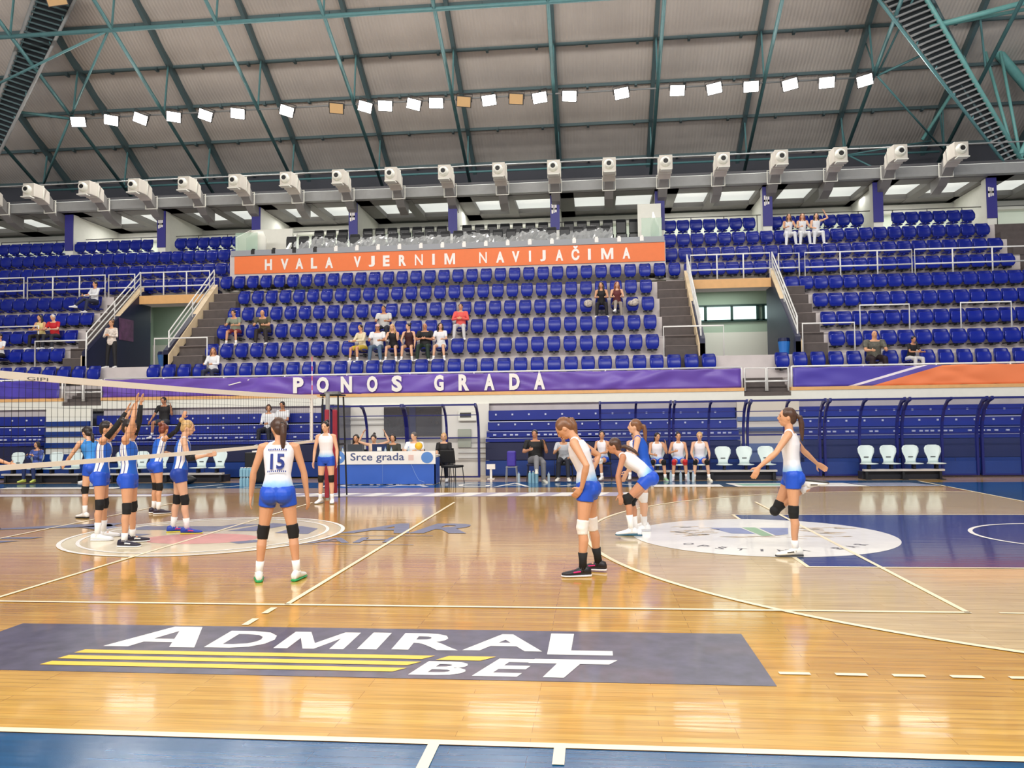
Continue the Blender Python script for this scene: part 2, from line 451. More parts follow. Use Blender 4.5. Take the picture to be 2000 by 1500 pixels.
mb = MB()
for a, b in ((8.2, 9.3), (12.25, 13.2), (-8.45, -7.3), (-12.35, -11.4)):
    for i in range(3, 7):
        y0 = yr(i) - .55
        mb.box(a, b, y0 - .42, y0 + .01, zt(i) - .75, zt(i) - .3675)
        mb.box(a, b, y0 - .005, y0 + .84, zt(i) - .36, zt(i) + .01)
    mb.box(a, b, yr(2) - .56, yr(2) + .3, zt(2) - .6, zt(2) + .012)
for i in range(6, 10):
    mb.box(20.9, 23, yr(i) - .97, yr(i) - .54, zt(i) - .9, zt(i) - .3675); mb.box(20.9, 23, yr(i) - .56, yr(i) + .3, zt(i) - .4, zt(i) + .01)
for a, b in ((10.3, 11.65), (-11.2, -9.85)):
    for k in range(5): mb.box(a, b, 17.0 + .24 * k, 18.2, 2.28 if k == 0 else 2.3 + .1 * k, 2.4 + .115 * k)
mb.build('stair_flight', M_step, kind='structure')
mb = MB()
for a, b in ((8.2, 9.3), (12.25, 13.2), (-8.45, -7.3), (-12.35, -11.4)):
    for i in range(3, 7):
        y0 = yr(i) - .55
        mb.box(a, b, y0 - .43, y0 - .38, zt(i) - .3675, zt(i) - .355); mb.box(a, b, y0 - .015, y0 + .03, zt(i) + .008, zt(i) + .02)
mb.build('stair_nosing', mat('nosing', (150, 138, 134), .7), kind='structure')
# balcony edge
MB().box(-26, -11.2, 16.95, 17.12, 2.17, 2.43).box(-11.2, -9.85, 16.95, 17.12, 2.17, 2.28).box(-9.85, 10.3, 16.95, 17.12, 2.17, 2.43).box(10.3, 11.65, 16.95, 17.12, 2.17, 2.28).box(11.65, 30, 16.95, 17.12, 2.17, 2.43).build('trim_1', M_wall, kind='structure')
mb = MB()
for a, b in ((-26, -11.2), (-9.85, 10.3), (11.65, 30)): mb.box(a, b, 16.93, 17.12, 2.432, 2.53)
mb.build('trim_2', M_wood2, kind='structure')
MB().box(-26, 30, 17.3, 17.5, 0, 2.4).build('wall_back', mat('under_wall', (70, 72, 90), .8), kind='structure')
MB().box(-26, 30, 17.12, 17.3, 2.1, 2.17).build('trim_3', M_wall, kind='structure')

# vomitories: floor, side walls, rear room
for nm, (a, b) in (('left', VL), ('right', VR)):
    MB().box(a - .1, b + .1, yr(2) + .28, 25.4, zt(2) - .3, zt(2)).build('vomitory_floor', M_con, kind='structure')
    mb = MB()
    prof = [(18.35, zt(2)), (18.35, 4.15), (21.75, 6.75), (22.3, 6.75), (22.3, zt(2))] if nm == 'left' else [(18.35, zt(2)), (18.35, 4.15), (21.75, 6.75), (22.3, 6.75), (22.3, zt(2))]
    mb.prism(prof, a - .12, a + .05, 0); mb.prism(prof, b - .05, b + .12, 0)
    mb.build('wall_' + ('left' if nm == 'left' else 'right'), mat('navy_wall', (12, 18, 56), .45), kind='structure')
    mb = MB().box(a - 1.5, b + 3.0, 25.0, 25.15, zt(2), 7.0).box(a - 1.5, a - 1.4, 22.4, 25, zt(2), 7).box(b + 2.9, b + 3, 22.4, 25, zt(2), 7)
    mb.build('wall_rear', mat('lobby_wall', (150, 168, 152), .7), kind='structure')
    MB().box(a - 1.5, b + 3, 24.95, 25, zt(2), 5.0).build('trim_4', mat('lobby_dado', (200, 200, 192), .7), kind='structure')
    MB().box(a - 1.5, b + 3, 22.35, 25.1, 6.72, 6.8).build('ceiling', mat('lobby_ceiling', (190, 184, 172), .8), kind='structure')
    w = thing('lobby_lamp', 'long white lamp on the lobby ceiling inside the %s vomitory' % nm, 'lamp', ((a + b) / 2 + .3, 23.4, 6.6))
    MB().box(-1.0, 1.0, -.08, .08, 0, .12).build('housing', M_wall, w)
    MB().box(-.95, .95, -.06, .06, -.02, 0).build('diffuser', mat('lobby_tube', (255, 250, 235), emit=3), w)
    area((a + b) / 2, 23.8, 6.6, 2.2, .8, 55, (0, 0, 0), (.95, 1, .92))
    # wooden lintel and the balustrade on it
    MB().box(a, b, yr(6) - .6, yr(6) - .55, zt(6) - .3, zt(6) + .02).build('trim_5', M_wood2, kind='structure')
# window strip in the right lobby
w1 = bpy.data.objects.new('window_1', None); COL.objects.link(w1); w1['kind'] = 'structure'
M_frame = mat('window_frame', (38, 66, 62), .5)
for x0, x1 in ((9.95, 10.28), (10.4, 11.32), (11.4, 12.3), (12.62, 13.3)):
    MB().box(x0, x1, 24.93, 24.95, 5.5, 6.02).build('pane', mat('daylight_pane', (214, 240, 238), emit=1.0), w1)
mb = MB().box(9.9, 13.4, 24.9, 24.95, 6.02, 6.1).box(9.9, 13.4, 24.9, 24.95, 5.42, 5.5)
for x in (10.34, 11.36, 12.36, 12.58): mb.box(x - .05, x + .05, 24.9, 24.95, 5.45, 6.05)
mb.build('window_frame', M_frame, w1)
mb = MB().box(9.4, 9.55, 24.3, 24.5, zt(2), 6.7).box(-9.9, -9.65, 23.6, 23.9, zt(2), 6.7)
mb.build('trim_6', mat('lobby_post', (120, 140, 120), .7), kind='structure')
po = MB().box(-10.95, -10.93, 0, 0, 0, 0)
ps = MB().box(VL[0] + .055, VL[0] + .07, 20.2, 21.1, 4.75, 5.55).build('wall_poster', mat('poster_red', (96, 58, 96), .3, noise=.5, nscale=5))
tag(ps, 'dim reddish poster on the navy wall of the left vomitory', 'poster')
for x, y, lb, c in ((11.9, 18.75, 'right', (40, 110, 190)), (-8.85, 18.9, 'left', (40, 90, 150))):
    t = thing('litter_bin', 'blue litter bin standing inside the %s vomitory' % lb, 'bin', (x, y, zt(2)))
    MB().loft([((0, 0, 0), (.14, 0, 0), (0, .14, 0)), ((0, 0, .45), (.19, 0, 0), (0, .19, 0))], 14).build('body', mat('bin_' + lb, c, .4), t)
    MB().loft([((0, 0, .45), (.2, 0, 0), (0, .2, 0)), ((0, 0, .56), (.17, 0, 0), (0, .17, 0))], 14).build('lid', M_navy, t)

# ---------------------------------------------------------------- rails
def railing(label, frames, group=None, r=.027, mt=None):
    """frames: list of polylines (tubes) -> parts post / rail"""
    p0 = V(frames[0][1][0])
    t = thing('railing', label, 'railing', p0, 0, group)
    for kind, pts in frames:
        MB().tube([V(p) - p0 for p in pts], r, 8).build(kind, mt or M_rail, t, smooth=True)
    return t
for nm, (a, b) in (('left', VL), ('right', VR)):
    y = yr(6) - .5; z = zt(6)
    x0, x1 = a + .05, b - .05
    fr = [('rail', [(x0, y, z), (x0, y, z + .92), (x1, y, z + .92), (x1, y, z)]), ('rail', [(x0, y, z + .38), (x1, y, z + .38)])]
    for k in (1, 2): fr.append(('post', [(x0 + (x1 - x0) * k / 3, y, z), (x0 + (x1 - x0) * k / 3, y, z + .92)]))
    railing('white balustrade on the wooden lintel over the %s vomitory' % nm, fr)
    for sd, x in (('left', a - .06), ('right', b + .06)):
        y0, z0, y1, z1 = 18.4, 3.62, 21.6, 6.6
        # stringer
        MB().prism([(18.35, 3.6), (18.35, 4.0), (21.85, 6.95), (21.85, 6.45)], x - .1, x + .1, 0).build('stair_stringer', M_cream, kind='structure')
        fr = []
        for h in (1.0, .75, .5): fr.append(('rail', [(x, 18.5, 3.95 + h * .85), (x, 21.75, 6.6 + h * .9)]))
        fr.append(('post', [(x, 18.5, 3.6), (x, 18.5, 4.82)])); fr.append(('post', [(x, 21.75, 6.5), (x, 21.75, 7.5)])); fr.append(('post', [(x, 20.1, 5.3), (x, 20.1, 6.15)]))
        railing('sloping three bar stair rail along the %s side of the %s vomitory' % (sd, nm), fr, r=.024)
def barrier(x0, x1, y, z, h, label, mid=False, posts=(), group=None):
    fr = [('rail', [(x0, y, z), (x0, y, z + h), (x1, y, z + h), (x1, y, z)])]
    if mid: fr.append(('rail', [(x0, y, z + .42 * h), (x1, y, z + .42 * h)]))
    for p in posts: fr.append(('post', [(p, y, z), (p, y, z + h)]))
    return railing(label, fr, group)
y6 = yr(6) - .5
barrier(12.45, 13.15, y6, zt(6), .88, 'narrow white barrier at the top of the steps right of the right vomitory', True)
barrier(13.35, 16.95, y6, zt(6), .88, 'long white barrier before the sixth row, nearest the right vomitory', True, (14.55, 15.8))
barrier(17.05, 20.9, y6, zt(6), .88, 'long white barrier before the sixth row at the far right', True, (18.3, 19.6))
barrier(-12.6, -11.55, y6, zt(6), .88, 'narrow white barrier at the top of the steps left of the left vomitory', True)
barrier(-15.95, -12.75, y6, zt(6), .88, 'long white barrier before the sixth row left of the left vomitory', True, (-14.9, -13.8))
barrier(-19.5, -16.1, y6, zt(6), .88, 'long white barrier before the sixth row at the left picture edge', True, (-17.2,))
barrier(14.35, 15.85, yr(3) - .5, zt(3), .85, 'short goalpost shaped barrier before the third row, nearer the right vomitory')
barrier(17.4, 18.9, yr(3) - .5, zt(3), .85, 'short goalpost shaped barrier before the third row at the far right')
barrier(-15.3, -13.6, yr(3) - .5, zt(3), .85, 'short goalpost shaped barrier before the third row on the left')
barrier(12.35, 13.9, yr(2) - .5, zt(2), .95, 'short goalpost shaped barrier at the foot of the steps right of the right vomitory')
barrier(8.1, 9.95, yr(2) - .5, zt(2), .95, 'short goalpost shaped barrier at the foot of the steps left of the right vomitory')
barrier(-8.8, -6.95, yr(2) - .5, zt(2), .95, 'short goalpost shaped barrier at the foot of the steps right of the left vomitory')
barrier(-13.1, -11.25, yr(2) - .5, zt(2), .95, 'short goalpost shaped barrier at the foot of the steps left of the left vomitory')
barrier(10.35, 10.95, 17.05, 2.43, .68, 'left gate barrier in the gap of the balcony between the purple banners', True)
barrier(11.0, 11.6, 17.05, 2.43, .68, 'right gate barrier in the gap of the balcony between the purple banners', True)
barrier(-11.15, -10.55, 17.05, 2.43, .68, 'left gate barrier in the balcony gap on the left', True)
barrier(-10.5, -9.9, 17.05, 2.43, .68, 'right gate barrier in the balcony gap on the left', True)
for x0, x1, lb in ((-24, -11.25, 'left'), (-9.8, 10.25, 'centre'), (11.7, 28, 'right')):
    fr = [('rail', [(x0, 17.05, 3.14), (x1, 17.05, 3.14)])]
    n = int((x1 - x0) / 2)
    for k in range(n + 1):
        x = x0 + (x1 - x0) * k / n
        fr.append(('post', [(x, 17.05, 2.5), (x, 17.05, 3.14)]))
    railing('white balcony rail carrying the %s banner' % lb, fr)

# ---------------------------------------------------------------- banners
def banner(name, x0, x1, z0, z1, y, mtr, label, amp=.03, cat='banner', seed=1):
    rnd = random.Random(seed); nx = int((x1 - x0) * 10); nz = 10
    ph = [rnd.uniform(0, 6.28) for _ in range(8)]
    def dy(x, t):
        q = 0
        for k in range(4): q += math.sin(x * (1.3 + 1.1 * k) + ph[k] + (t - .5) * (3 + 2 * k) * math.sin(x * .9 + ph[k + 4])) / (1.2 + .5 * k)
        return -abs(q) * amp - .012
    vs = [(x0 + (x1 - x0) * i / nx, y + dy(x0 + (x1 - x0) * i / nx, j / nz), z0 + (z1 - z0) * j / nz - (.02 * abs(math.sin(x0 + i * .35)) if j in (0, nz) and amp > .01 else 0)) for j in range(nz + 1) for i in range(nx + 1)]
    fs = [(j * (nx + 1) + i, j * (nx + 1) + i + 1, (j + 1) * (nx + 1) + i + 1, (j + 1) * (nx + 1) + i) for j in range(nz) for i in range(nx)]
    o = MB().add(vs, fs).build(name, mtr, smooth=True)
    md = o.modifiers.new('s', 'SOLIDIFY'); md.thickness = .004
    tag(o, label, cat)
    return o, dy
M_pur = mat('purple_cloth', (104, 74, 172), .42, noise=.15, nscale=.8)
ban, dyf = banner('purple_banner', -9.8, 10.22, 2.54, 3.11, 17.0, M_pur, 'long creased purple banner reading PONOS GRADA on the balcony', .04)
for xa, xb, ch in [(-3.46, -3.12, 'P'), (-2.7, -2.31, 'O'), (-1.93, -1.57, 'N'), (-1.1, -0.76, 'O'), (-0.32, 0.01, 'S'), (1.01, 1.31, 'G'), (1.77, 2.1, 'R'), (2.56, 2.88, 'A'), (3.33, 3.65, 'D'), (4.08, 4.42, 'A')]:
    o = text(MB(), ch, lambda u, v, xa=xa, xb=xb: (xa + (xb - xa) * u, 16.895, 2.57 + .5 * v), bold=.05).build('letter', M_white, ban)
mb = MB().add([(-5.6, 16.93, 2.87), (-4.9, 16.93, 3.04), (-4.9, 16.93, 3.01), (-5.55, 16.93, 2.85)], [(0, 1, 2, 3)])
mb.build('banner_stroke', M_white, ban)
# right banner, purple turning orange across a slanted white stroke
mo = bpy.data.materials.new('purple_orange_cloth'); mo.use_nodes = True
nt = mo.node_tree; b_ = nt.nodes['Principled BSDF']; N = nt.nodes.new; Lk = nt.links.new
tc = N('ShaderNodeTexCoord'); d_ = N('ShaderNodeVectorMath'); d_.operation = 'DOT_PRODUCT'; d_.inputs[1].default_value = (1, 0, -3.5)
Lk(tc.outputs['Object'], d_.inputs[0])
mr = N('ShaderNodeMapRange'); mr.inputs['From Min'].default_value = 3; mr.inputs['From Max'].default_value = 7; Lk(d_.outputs['Value'], mr.inputs[0])
cr = N('ShaderNodeValToRGB'); cr.color_ramp.interpolation = 'CONSTANT'; e = cr.color_ramp.elements
for k, (p, c) in enumerate([(0, (78, 66, 168)), (.35, (236, 226, 232)), (.41, (96, 84, 170)), (.52, (240, 132, 82))]):
    if k > 1: e.new(p)
    e[k].position = p; e[k].color = rgb(*c)
Lk(mr.outputs[0], cr.inputs[0]); Lk(cr.outputs[0], b_.inputs['Base Color']); b_.inputs['Roughness'].default_value = .45
banner('purple_orange_banner', 11.72, 28, 2.54, 3.11, 17.0, mo, 'purple banner turning orange across a white slash, at the right of the balcony', .02, seed=5)
banner('violet_banner', -24, -11.3, 2.54, 3.11, 17.0, mat('violet_cloth', (74, 62, 170), .42, noise=.25, nscale=1.5), 'blue violet banner at the left of the balcony behind the net', .03, seed=9)
# orange banner under the box
M_or = mat('orange_cloth', (238, 122, 62), .55, noise=.03)
ob = MB().box(-7.95, 8.57, 22.42, 22.455, 7.44, 8.13).build('orange_banner', M_or)
tag(ob, 'long orange banner reading HVALA VJERNIM NAVIJACIMA below the box', 'banner')
MB().box(-8.15, 8.6, 22.46, 22.7, 7.35, 8.2).build('wall_front', M_con, kind='structure')
for xa, xb, ch in [(-6.72, -6.43, 'H'), (-6.08, -5.77, 'V'), (-5.49, -5.18, 'A'), (-4.88, -4.63, 'L'), (-4.31, -4.0, 'A'), (-3.18, -2.9, 'V'), (-2.6, -2.36, 'J'), (-2.04, -1.78, 'E'), (-1.42, -1.14, 'R'), (-0.8, -0.49, 'N'), (-0.13, -0.03, 'I'), (0.34, 0.75, 'M'), (1.67, 1.96, 'N'), (2.31, 2.62, 'A'), (2.91, 3.2, 'V'), (3.55, 3.63, 'I'), (3.97, 4.18, 'J'), (4.55, 4.83, 'A'), (5.14, 5.44, 'Č'), (5.75, 5.86, 'I'), (6.24, 6.69, 'M'), (7.03, 7.31, 'A')]:
    hh = .54 if ch == 'Č' else .42
    text(MB(), ch, lambda u, v, xa=xa, xb=xb, hh=hh: (xa + (xb - xa) * u, 22.41, 7.56 + hh * v), bold=.01 if ch in 'N' else .045).build('letter', M_white, ob)
# ================================================================ ROOF
M_teal = mat('teal_steel', (92, 140, 144), .45, noise=.1)
M_teal2 = mat('teal_steel_bright', (120, 184, 180), .4, noise=.1)
M_dsteel = mat('dark_or_shaded_steel', (84, 106, 110), .5)  # rafters are the same teal; their weaker light is put into this colour
M_grey = mat('grey_steel', (148, 150, 150), .5, noise=.06)
def zr(y): return 18 - .6 * (y - 23.3)
def zc(y): return 16.5 - .49 * (y - 21)
def zroof(y): return zr(y) if y > 5 else zr(10 - y)
PUR = [30.3 - 1.74 * k for k in range(15)]
# sagging roof sheets between the purlins
nx = 100; vs = []; fs = []
ys = []
k = -22.0
yy = 32.04
while yy > -20: ys.append(yy); yy -= .348
for j, y in enumerate(ys):
    ph = ((30.3 - y) / 1.74) % 1
    for i in range(nx + 1):
        x = -40 + .826 * i
        sag = -.11 * math.sin(math.pi * ph) * (1 + .3 * math.sin(x * 1.3 + j // 5))
        vs.append((x, y, zroof(y) + .25 + sag))
for j in range(len(ys) - 1):
    for i in range(nx): fs.append((j * (nx + 1) + i, j * (nx + 1) + i + 1, (j + 1) * (nx + 1) + i + 1, (j + 1) * (nx + 1) + i))
rm = mat('roof_sheet', (205, 196, 188), .75, noise=.12, nscale=.5)
nt = rm.node_tree; bs = nt.nodes['Principled BSDF']
tcn = nt.nodes.new('ShaderNodeTexCoord'); wv = nt.nodes.new('ShaderNodeTexWave'); wv.bands_direction = 'X'; wv.inputs['Scale'].default_value = 2.2; wv.inputs['Distortion'].default_value = .6
nt.links.new(tcn.outputs['Object'], wv.inputs['Vector'])
bpn = nt.nodes.new('ShaderNodeBump'); bpn.inputs['Strength'].default_value = .25; bpn.inputs['Distance'].default_value = .05
nt.links.new(wv.outputs['Fac'], bpn.inputs['Height']); nt.links.new(bpn.outputs[0], bs.inputs['Normal'])
MB().add(vs, fs).build('ceiling', rm, smooth=True, kind='structure')
TX = [.35 + 4.13 * k for k in range(-5, 6)]
for x in [.35 + 4.13 * k for k in range(-6, 8)]:
    t = bpy.data.objects.new('roof_truss', None); COL.objects.link(t); t['kind'] = 'structure'; t.location = (x, 0, 0)
    MB().bar((0, 31.5, zr(31.5)), (0, 5, zr(5)), .16, .3).build('rafter', M_dsteel, t)
    MB().tube([(0, 29.5, zc(29.5)), (0, 8, zc(8))], .075, 8).build('chord', M_teal, t, smooth=True)
    mb = MB()
    for nodey in (28.3, 24.5, 20.75, 17.0, 13.2):
        mb.bar((0, nodey, zc(nodey)), (0, nodey + .3, zr(nodey + .3)), .06)
    mb.build('web', M_teal, t)
for y in PUR[:12]:
    mb = MB().bar((-36, y, zr(y) + .12), (38, y, zr(y) + .12), .07, .13)
    for k in range(22): mb.box(-21 + 2.06 * k, -20.9 + 2.06 * k, y - .1, y + .1, zr(y) - .02, zr(y) + .14)
    mb.build('roof_purlin', M_dsteel, kind='structure')
for y, r_ in ((20.8, .085), (28.3, .05)):
    MB().tube([(-20.3, y, zc(y)), (20.8, y, zc(y))], r_, 8).build('roof_tie', M_teal, smooth=True, kind='structure')
MB().tube([(-16.2, 24.5, zc(24.5) - .02), (17.0, 24.5, zc(24.5) - .02)], .035, 6).build('lamp_rail', M_grey, smooth=True, kind='structure')
# wind bracing beside the two big slanted booms
mb = MB()
for a, b, w in [((-16.3, 24.5, 14.8), (-12.2, 20.8, 16.6), .09), ((-16.3, 24.5, 14.8), (-19.4, 23, 14.9), .12), ((-12.2, 20.8, 16.6), (-17.5, 21.5, 15.0), .1), ((-16.3, 24.5, 14.8), (-20.4, 28.3, 12.9), .1),
                ((17, 24.5, 14.8), (21, 28.3, 12.95), .08), ((17, 24.5, 14.8), (19.2, 24.0, 15.6), .09), ((17, 24.5, 14.8), (17.6, 21.3, 17), .08), ((12.9, 21, 17.4), (19.0, 23.2, 16.2), .1), ((17.0, 28.3, 12.95), (19.4, 28.3, 11.6), .08),
                ((17.0, 28.3, 12.95), (20.5, 28.3, 13.4), .07), ((21, 28.3, 12.95), (21, 28.3, 15.5), .06), ((17, 24.5, 14.8), (17, 25.6, 16.6), .06), ((17.0, 28.3, 12.9), (17, 29, 14.6), .06)]:
    mb.tube([a, b], w / 2, 6)
mb.build('roof_brace', M_teal, smooth=True, kind='structure')

# ---- big slanted booms with the ladder-like gangway
def boom(sgn, label):
    cx = .45
    def X(x): return cx + sgn * (x - cx)
    t = thing('slanted_boom', label, 'roof boom', (X(21.6), 24.4, 11.3))
    t.pop('category'); t['kind'] = 'structure'
    o0 = V(t.location)
    def along(s): # bottom to top
        return V((21.9, 24.4, 11.0)).lerp(V((15.4, 21.1, 18.4)), s)
    wv_ = V((1, .1, .35)).normalized()
    def pt(s, u, d=0):
        w = .28 + .62 * s
        p = along(s) + wv_ * (u * w) + V((0, .55 + .5 * s, .75 + .8 * s)) * d
        return V((X(p.x), p.y, p.z)) - o0
    for u, r_, mm in ((-1, .06, M_teal), (1, .09, M_teal2)):
        MB().tube([pt(0, u), pt(.5, u), pt(1, u)], r_, 8).build('boom_tube', mm if sgn > 0 else M_grey, t, smooth=True)
    for u in (0,):
        MB().tube([pt(0, .3, .6), pt(.5, 1.1, .9), pt(1, 1.4, 1)], .08, 8).build('boom_tube', M_dsteel, t, smooth=True)
    mb = MB(); n = 46
    for k in range(n):
        s = .02 + .96 * k / n
        mb.bar(pt(s, -.9), pt(s + .004, .88), .1, .06)
    mb.build('gangway_rung', M_grey if sgn > 0 else M_dsteel, t)
    MB().add([pt(0, -.85, .14), pt(0, .85, .14), pt(1, .85, .14), pt(1, -.85, .14), pt(0, -.85, .18), pt(0, .85, .18), pt(1, .85, .18), pt(1, -.85, .18)], [(0, 1, 2, 3), (4, 5, 6, 7), (0, 1, 5, 4), (2, 3, 7, 6), (1, 2, 6, 5), (0, 3, 7, 4)]).build('gangway_floor', mat('gangway', (44, 50, 54), .7), t)
    mb = MB()
    for k in range(9):
        s = k / 9
        mb.tube([pt(s, 1), pt(s + .055, 1.1, .85)], .035, 6); mb.tube([pt(s + .055, 1.1, .85), pt(s + .11, 1)], .035, 6)
        mb.tube([pt(s, -1), pt(s + .055, .6, .85)], .03, 6)
    mb.build('boom_lattice', M_teal, t, smooth=True)
    MB().tube([pt(0, 0, 0) , pt(.55, -.1, .25)], .05, 6).build('gangway_spine', M_dsteel, t)
    return t
boom(1, 'big slanted teal boom with a rung gangway at the top right of the hall')
boom(-1, 'big slanted grey boom with a dark gangway at the top left corner')
# thick teal members fanning out behind the right boom
mb = MB()
for a, b, w in [((22.0, 24.4, 11.2), (26, 26.5, 18.5), .2), ((22.0, 24.4, 11.2), (25.5, 24.0, 9.9), .3), ((22.0, 24.6, 11.2), (21.9, 27, 18), .12), ((22.2, 24.6, 11.2), (22.6, 27, 18), .12), ((21.7, 24.6, 11.4), (20.6, 27, 18.5), .1),
                ((18.2, 22.6, 15.7), (24.5, 23, 17.2), .2), ((18.2, 22.6, 15.7), (23.5, 24, 17.0), .14), ((21.5, 26, 19), (25.5, 26, 14.2), .5), ((20.0, 26, 19.2), (24.5, 27, 14.0), .4), ((22.4, 24.6, 11.5), (24.6, 25, 13.6), .1),
                ((18.3, 22.6, 15.8), (18.3, 24.5, 17.6), .12), ((22.1, 24.5, 11.3), (24.4, 25.5, 15.8), .12), ((22, 24.4, 11), (24, 25.5, 10.2), .16), ((21.2, 27, 15.5), (19.8, 27.5, 13.2), .14)]:
    mb.tube([a, b], w / 2, 8)
mb.build('roof_brace', M_teal2, smooth=True, kind='structure')

# ---- floodlights on the rail
M_lamp = mat('lamp_face', (255, 250, 240), emit=16)
M_lamp_off = mat('lamp_face_off', (216, 178, 128), .3)
M_lampbody = mat('lamp_body', (60, 60, 62), .5)
LX = [(-15.78, 1), (-14.3, 1), (-12.99, 1), (-11.51, 1), (-10.12, 1), (-8.71, 1), (-6.59, 1), (-4.47, 0), (-3.26, 1), (-2.42, 1), (-1.23, 1), (-.3, 1), (.84, 0), (1.87, 1), (2.97, 0), (3.92, 1), (5.11, 1), (7.18, 1), (9.36, 1), (10.79, 1), (12.2, 1), (13.68, 1), (15.06, 1), (16.48, 1)]
for k, (x, on) in enumerate(LX):
    if on:
        lb = 'lit floodlight, %s from the left end of the roof rail' % nth(k + 1) if k < 12 else 'lit floodlight, %s from the right end of the roof rail' % nth(24 - k)
    else: lb = 'unlit amber floodlight on the roof rail, %s from the left end' % nth(k + 1)
    t = thing('floodlight', lb, 'floodlight', (x, 24.3, 14.55), R((x - 3) * 1.2), 'floodlights on the roof rail')
    t.rotation_euler = (R(28), R(((k * 37) % 25) - 12 + (x < 0) * 8), R((3 - x) * 1.0))
    MB().prism([(-.3, -.22), (.3, -.22), (.3, .22), (-.3, .22)], 0, .07, 1).build('housing', M_lampbody, t)
    MB().box(-.27, .27, -.012, 0, -.19, .19).build('lamp_face', M_lamp if on else M_lamp_off, t)
    MB().tube([(-.32, .03, 0), (-.32, .12, .3), (.32, .12, .3), (.32, .03, 0)], .018, 6).build('bracket', M_lampbody, t)
t = thing('floodlight', 'unlit amber floodlight alone near the top left corner of the roof', 'floodlight', (-13.9, 20.2, 17.6)); t.rotation_euler = (R(28), R(-15), R(20))
MB().prism([(-.36, -.24), (.36, -.24), (.36, .24), (-.36, .24)], 0, .07, 1).build('housing', M_lampbody, t)
MB().box(-.33, .33, -.012, 0, -.21, .21).build('lamp_face', M_lamp_off, t)
MB().tube([(-.3, .1, .1), (-.9, .3, .25)], .02, 6).build('bracket', M_lampbody, t)

# ================================================================ COLUMNS, GALLERY CEILING, AIR DUCTS
M_cban = mat('column_banner', (46, 44, 128), .5)
for k, x in enumerate([.33 + 4.13 * j for j in range(-4, 6)]):
    zb = 8.0 if -8 < x < 8.3 else 8.73
    c = bpy.data.objects.new('column', None); COL.objects.link(c); c['kind'] = 'structure'; c.location = (x, 24.5, 0)
    MB().box(-.17, .17, -.1, .3, zb, 10.62).build('shaft', M_wall, c)
    zl = 9.05 if zb > 8.5 else 9.2
    if k in (0, 3): zl = 9.05
    MB().box(-.185, .185, -.14, -.1, zl, 10.6).build('column_wrap', M_cban, c)
    if k in (1, 3, 5, 7, 9):
        mb = MB().box(-.13, .07, -.15, -.141, 10.0, 10.08).box(-.13, -.07, -.15, -.141, 9.85, 10.24).box(.01, .07, -.15, -.141, 9.9, 10.2).box(-.05, -.01, -.15, -.141, 9.88, 10.22)
        mb.build('wrap_emblem', M_white, c)
    if k in (3, 4, 5):
        b2 = MB(); b2.add([(-.04 + .12 * math.cos(q * .524), -.145, 10.62 + .09 * math.sin(q * .524)) for q in range(12)], [tuple(range(12))]); b2.build('wrap_emblem', M_white, c)
    MB().prism([(.3, 8.7), (.3, 10.58), (3.4, 10.58), (3.4, 10.1), (1.7, 9.3), (1.7, 8.7)], .03, .15, 0).build('fin_wall', M_wall, c)
MB().box(-22.5, 24, 23.9, 24.2, 10.62, 11.0).build('gallery_beam', M_grey, kind='structure')
M_cof = mat('coffer_grey', (124, 122, 120), .7)
mb = MB()
XS = [.33 + 4.13 * j for j in range(-6, 7)]
for y0, y1 in ((24.2, 24.9), (27.0, 28.1)): mb.box(-24, 25, y0, y1, 10.6, 10.8)
for x in XS:
    mb.box(x - .2, x + .75, 24.2, 28, 10.6, 10.8); mb.box(x + 2.05, x + 2.45, 24.2, 28, 10.58, 10.8)
mb.build('gallery_ceiling', M_cof, kind='structure')
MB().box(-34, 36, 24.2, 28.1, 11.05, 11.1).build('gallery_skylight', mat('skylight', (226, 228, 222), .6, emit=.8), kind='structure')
MB().box(-34, 36, 28.0, 28.2, 7.0, 11.1).build('wall_gallery', mat('gallery_wall', (222, 232, 216), .6, emit=.12), kind='structure')  # wall made to glow faintly, standing in for light in the gallery
MB().box(-24, 25, 27.6, 27.95, 10.15, 10.5).build('gallery_duct_band', M_wall, kind='structure')
mb = MB()
# eaves wall above the gallery, closing the hall
MB().box(-40, 42, 30.55, 30.7, 9, 14.0).build('wall_eaves', mat('eaves', (78, 80, 88), .8), kind='structure')
MB().box(-34, 36, 24.2, 30.5, 11.12, 11.2).build('gallery_roof', mat('gallery_roof', (84, 84, 88), .8), kind='structure')
MB().tube([(-22, 23.2, 11.55), (24, 23.2, 11.55)], .025, 6).build('cable_tray', M_grey, kind='structure')
fr = [('rail', [(-20, 25.3, 9.72), (23, 25.3, 9.72)])]
for k in range(34): fr.append(('post', [(-20 + 1.3 * k, 25.3, 8.73), (-20 + 1.3 * k, 25.3, 9.72)]))
railing('thin dark rail behind the top row of blue seats', fr, r=.018, mt=mat('dark_rail', (84, 84, 80), .5))

